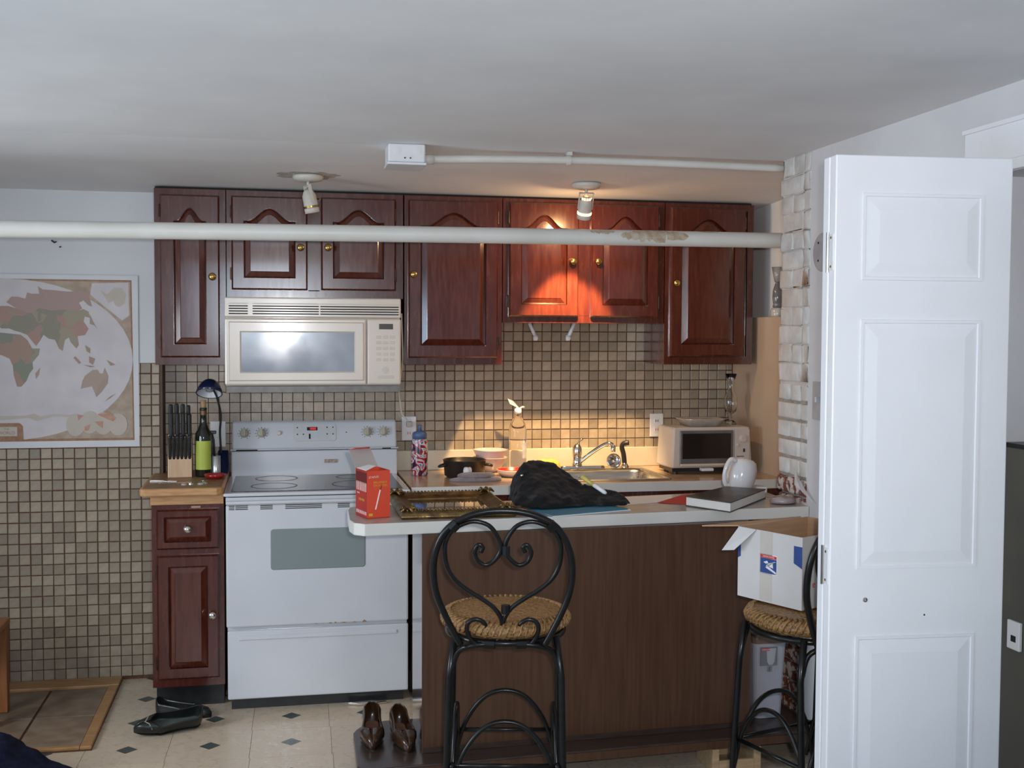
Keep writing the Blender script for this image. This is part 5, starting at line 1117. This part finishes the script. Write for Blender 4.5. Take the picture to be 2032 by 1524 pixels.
# ------------------------------------------------------------------ shoes
def shoe(name, label, loc, rz, length, width, hgt, mats, group, toe_open=.30, heel=0, tilt=0, bow=False, ankle=1.0, side=1.25):
    t = thing(name, label, 'shoe', loc, rz, group)
    n, m = 22, 16; rows = []; ins_ = []
    for i in range(n+1):
        s = i/n                      # 0 toe .. 1 heel
        wv = width/2*(math.sin(PI*min(1,(s+.03)/.62)/2)**.6 if s < .32 else (1-.28*math.sin(PI*(s-.32)/.9)) )
        if s > .9: wv *= math.sqrt(max(.03,1-((s-.9)/.115)**2))
        if s < .06: wv *= .45+.55*s/.06
        h = hgt*(.55+.45*s if s < toe_open else (.70+.55*(s-toe_open)*ankle))
        if s < .08: h *= .6+.4*s/.08
        lift = heel*max(0,(s-.35)/.65)**1.5
        o_ = 0.02 if s < toe_open else min(side, .25+ (s-toe_open)*9)
        if s > .93: o_ = max(.35, side-(s-.93)*13)
        row = []
        for j in range(m+1):
            a = PI/2+o_+(2*PI-2*o_)*j/m
            ca, sa = math.cos(a), math.sin(a)
            y = wv*(abs(ca)**.7)*(1 if ca > 0 else -1); z = h/2+h/2*(abs(sa)**.6)*(1 if sa > 0 else -1)
            row.append((s*length-length/2, y, z+lift+.003))
        rows.append(row)
    b = B(); vs = [p for r in rows for p in r]; fs = []
    for i in range(n):
        for j in range(m): fs.append((i*(m+1)+j,(i+1)*(m+1)+j,(i+1)*(m+1)+j+1,i*(m+1)+j+1))
    fs.append(tuple(range(m+1))); fs.append(tuple(range(n*(m+1)+m, n*(m+1)-1, -1)))
    if abs(tilt) > 0: Mx = Matrix.Translation((0,0,width*.25)) @ Matrix.Rotation(tilt,4,'X')
    else: Mx = Matrix.Identity(4)
    obj('upper', b.add(vs, fs).xf(Mx), mats[0], t, smooth=True, solid=.003, local=True)
    so = B(); L0 = []; L1 = []
    for side in (1,-1):
        idx = range(n+1) if side == 1 else range(n,-1,-1)
        for i in idx:
            s = i/n; wv = max(abs(p[1]) for p in rows[i])*.94; lift = heel*max(0,(s-.35)/.65)**1.5
            L0.append((s*length-length/2, side*wv, lift)); L1.append((s*length-length/2, side*wv, lift+.004))
    obj('sole', B().rings([L0,L1],cap0=True,cap1=True).xf(Mx), m_black, t, local=True)
    obj('insole', B().rings([[(p[0]*.93+.008,p[1]*.86,p[2]+.003) for p in L1],[(p[0]*.93+.008,p[1]*.86,p[2]+.006) for p in L1]],cap0=True,cap1=True).xf(Mx), mats[1], t, local=True)
    if heel: obj('heel', B().rings([[(length/2-.030+dx*.5,dy*.5,0) for dx,dy in ((-.02,-.02),(.02,-.02),(.02,.02),(-.02,.02))],[(length/2-.034+dx,dy,heel*.8) for dx,dy in ((-.026,-.024),(.026,-.024),(.026,.024),(-.026,.024))]],cap0=True,cap1=True).xf(Mx), m_black, t, bevel=.004, local=True)
    if bow:
        for s in (-1,1): obj('trim_strip', B().tube([(-length*.37,-width*.30*s*.3,hgt*.62),(-length*.30,width*.18*s,hgt*.72),(-length*.26,width*.40*s,hgt*.50)], .0022, 6).xf(Mx), mat('pale_trim', (.32,.29,.2), .4), t, local=True, smooth=True)
    return t
m_sblk = mat('black_leather', (.010,.011,.011), .35, col2=(.016,.017,.016), scale=40, coat=.15)
m_sgrn = mat('grey_green_lining', (.055,.07,.06), .7, col2=(.075,.09,.08), scale=30)
m_spnk = mat('tan_insole', (.20,.09,.06), .7, col2=(.25,.12,.08), scale=30)
m_sbr = mat('brown_leather', (.030,.013,.006), .22, col2=(.05,.022,.010), scale=18, coat=.4)
g = 'black flats left on the floor'
shoe('ballet_flat', 'black ballet flat with thin trim lying in front on the cream floor', (-.215,-.845,0), .30, .255, .086, .072, (m_sblk,m_sgrn), g, .26, 0, .55, True)
shoe('ballet_flat', 'black ballet flat with tan insole near the base cabinet', (-.165,-.655,0), 2.75, .235, .084, .06, (m_sblk,m_spnk), g, .26)
g = 'brown shoes on the platform'
shoe('brown_heel', 'glossy brown shoe on the platform, left one of the pair', (.540,-1.43,.1303), 1.50, .25, .088, .072, (m_sbr,m_spnk), g, .32, .012, 0, False, 1.1, .72)
shoe('brown_heel', 'glossy brown shoe on the platform, nearest the peninsula panel', (.645,-1.475,.1303), 1.62, .25, .088, .072, (m_sbr,m_spnk), g, .32, .012, 0, False, 1.1, .72)

# ------------------------------------------------------------------ bottom-left corner things
t = thing('navy_bag', 'navy fabric bag on the floor in the lower left corner', 'bag', (-.84,-1.33,0))
fused('bag', [((-.77,-1.42,.11),(.27,.20,.11),(0,.3,.0)), ((-.93,-1.40,.17),(.20,.18,.13),(0,.3,0)), ((-.56,-1.46,.06),(.20,.14,.06),(0,.25,-.1))], m_navy, t, .014, .03, .09)
obj('strap', B().tube(smooth_path([(-.95,-1.30,.225),(-.80,-1.26,.185),(-.68,-1.29,.13),(-.58,-1.36,.09)],5), .010, 6), m_navy, t, smooth=True)
t = thing('wooden_bench', 'orange-brown wooden bench end at the left edge behind the navy bag', 'bench', (-1.2,-.66,0))
m_ben = mat('orange_wood', (.24,.085,.025), .4, col2=(.32,.12,.04), scale=6, stretch=(10,10,1))
for (x,y) in ((-.892,-.69),(-.892,-.50),(-1.45,-.69),(-1.45,-.50)): obj('leg', B().box(x-.020,x+.020,y-.022,y+.022,.0105,.37), m_ben, t, bevel=.004)
obj('seat', B().box(-1.48,-.868,-.72,-.47,.37,.395), m_ben, t, bevel=.004)
obj('rail', B().box(-1.43,-.912,-.70,-.68,.29,.36), m_ben, t)
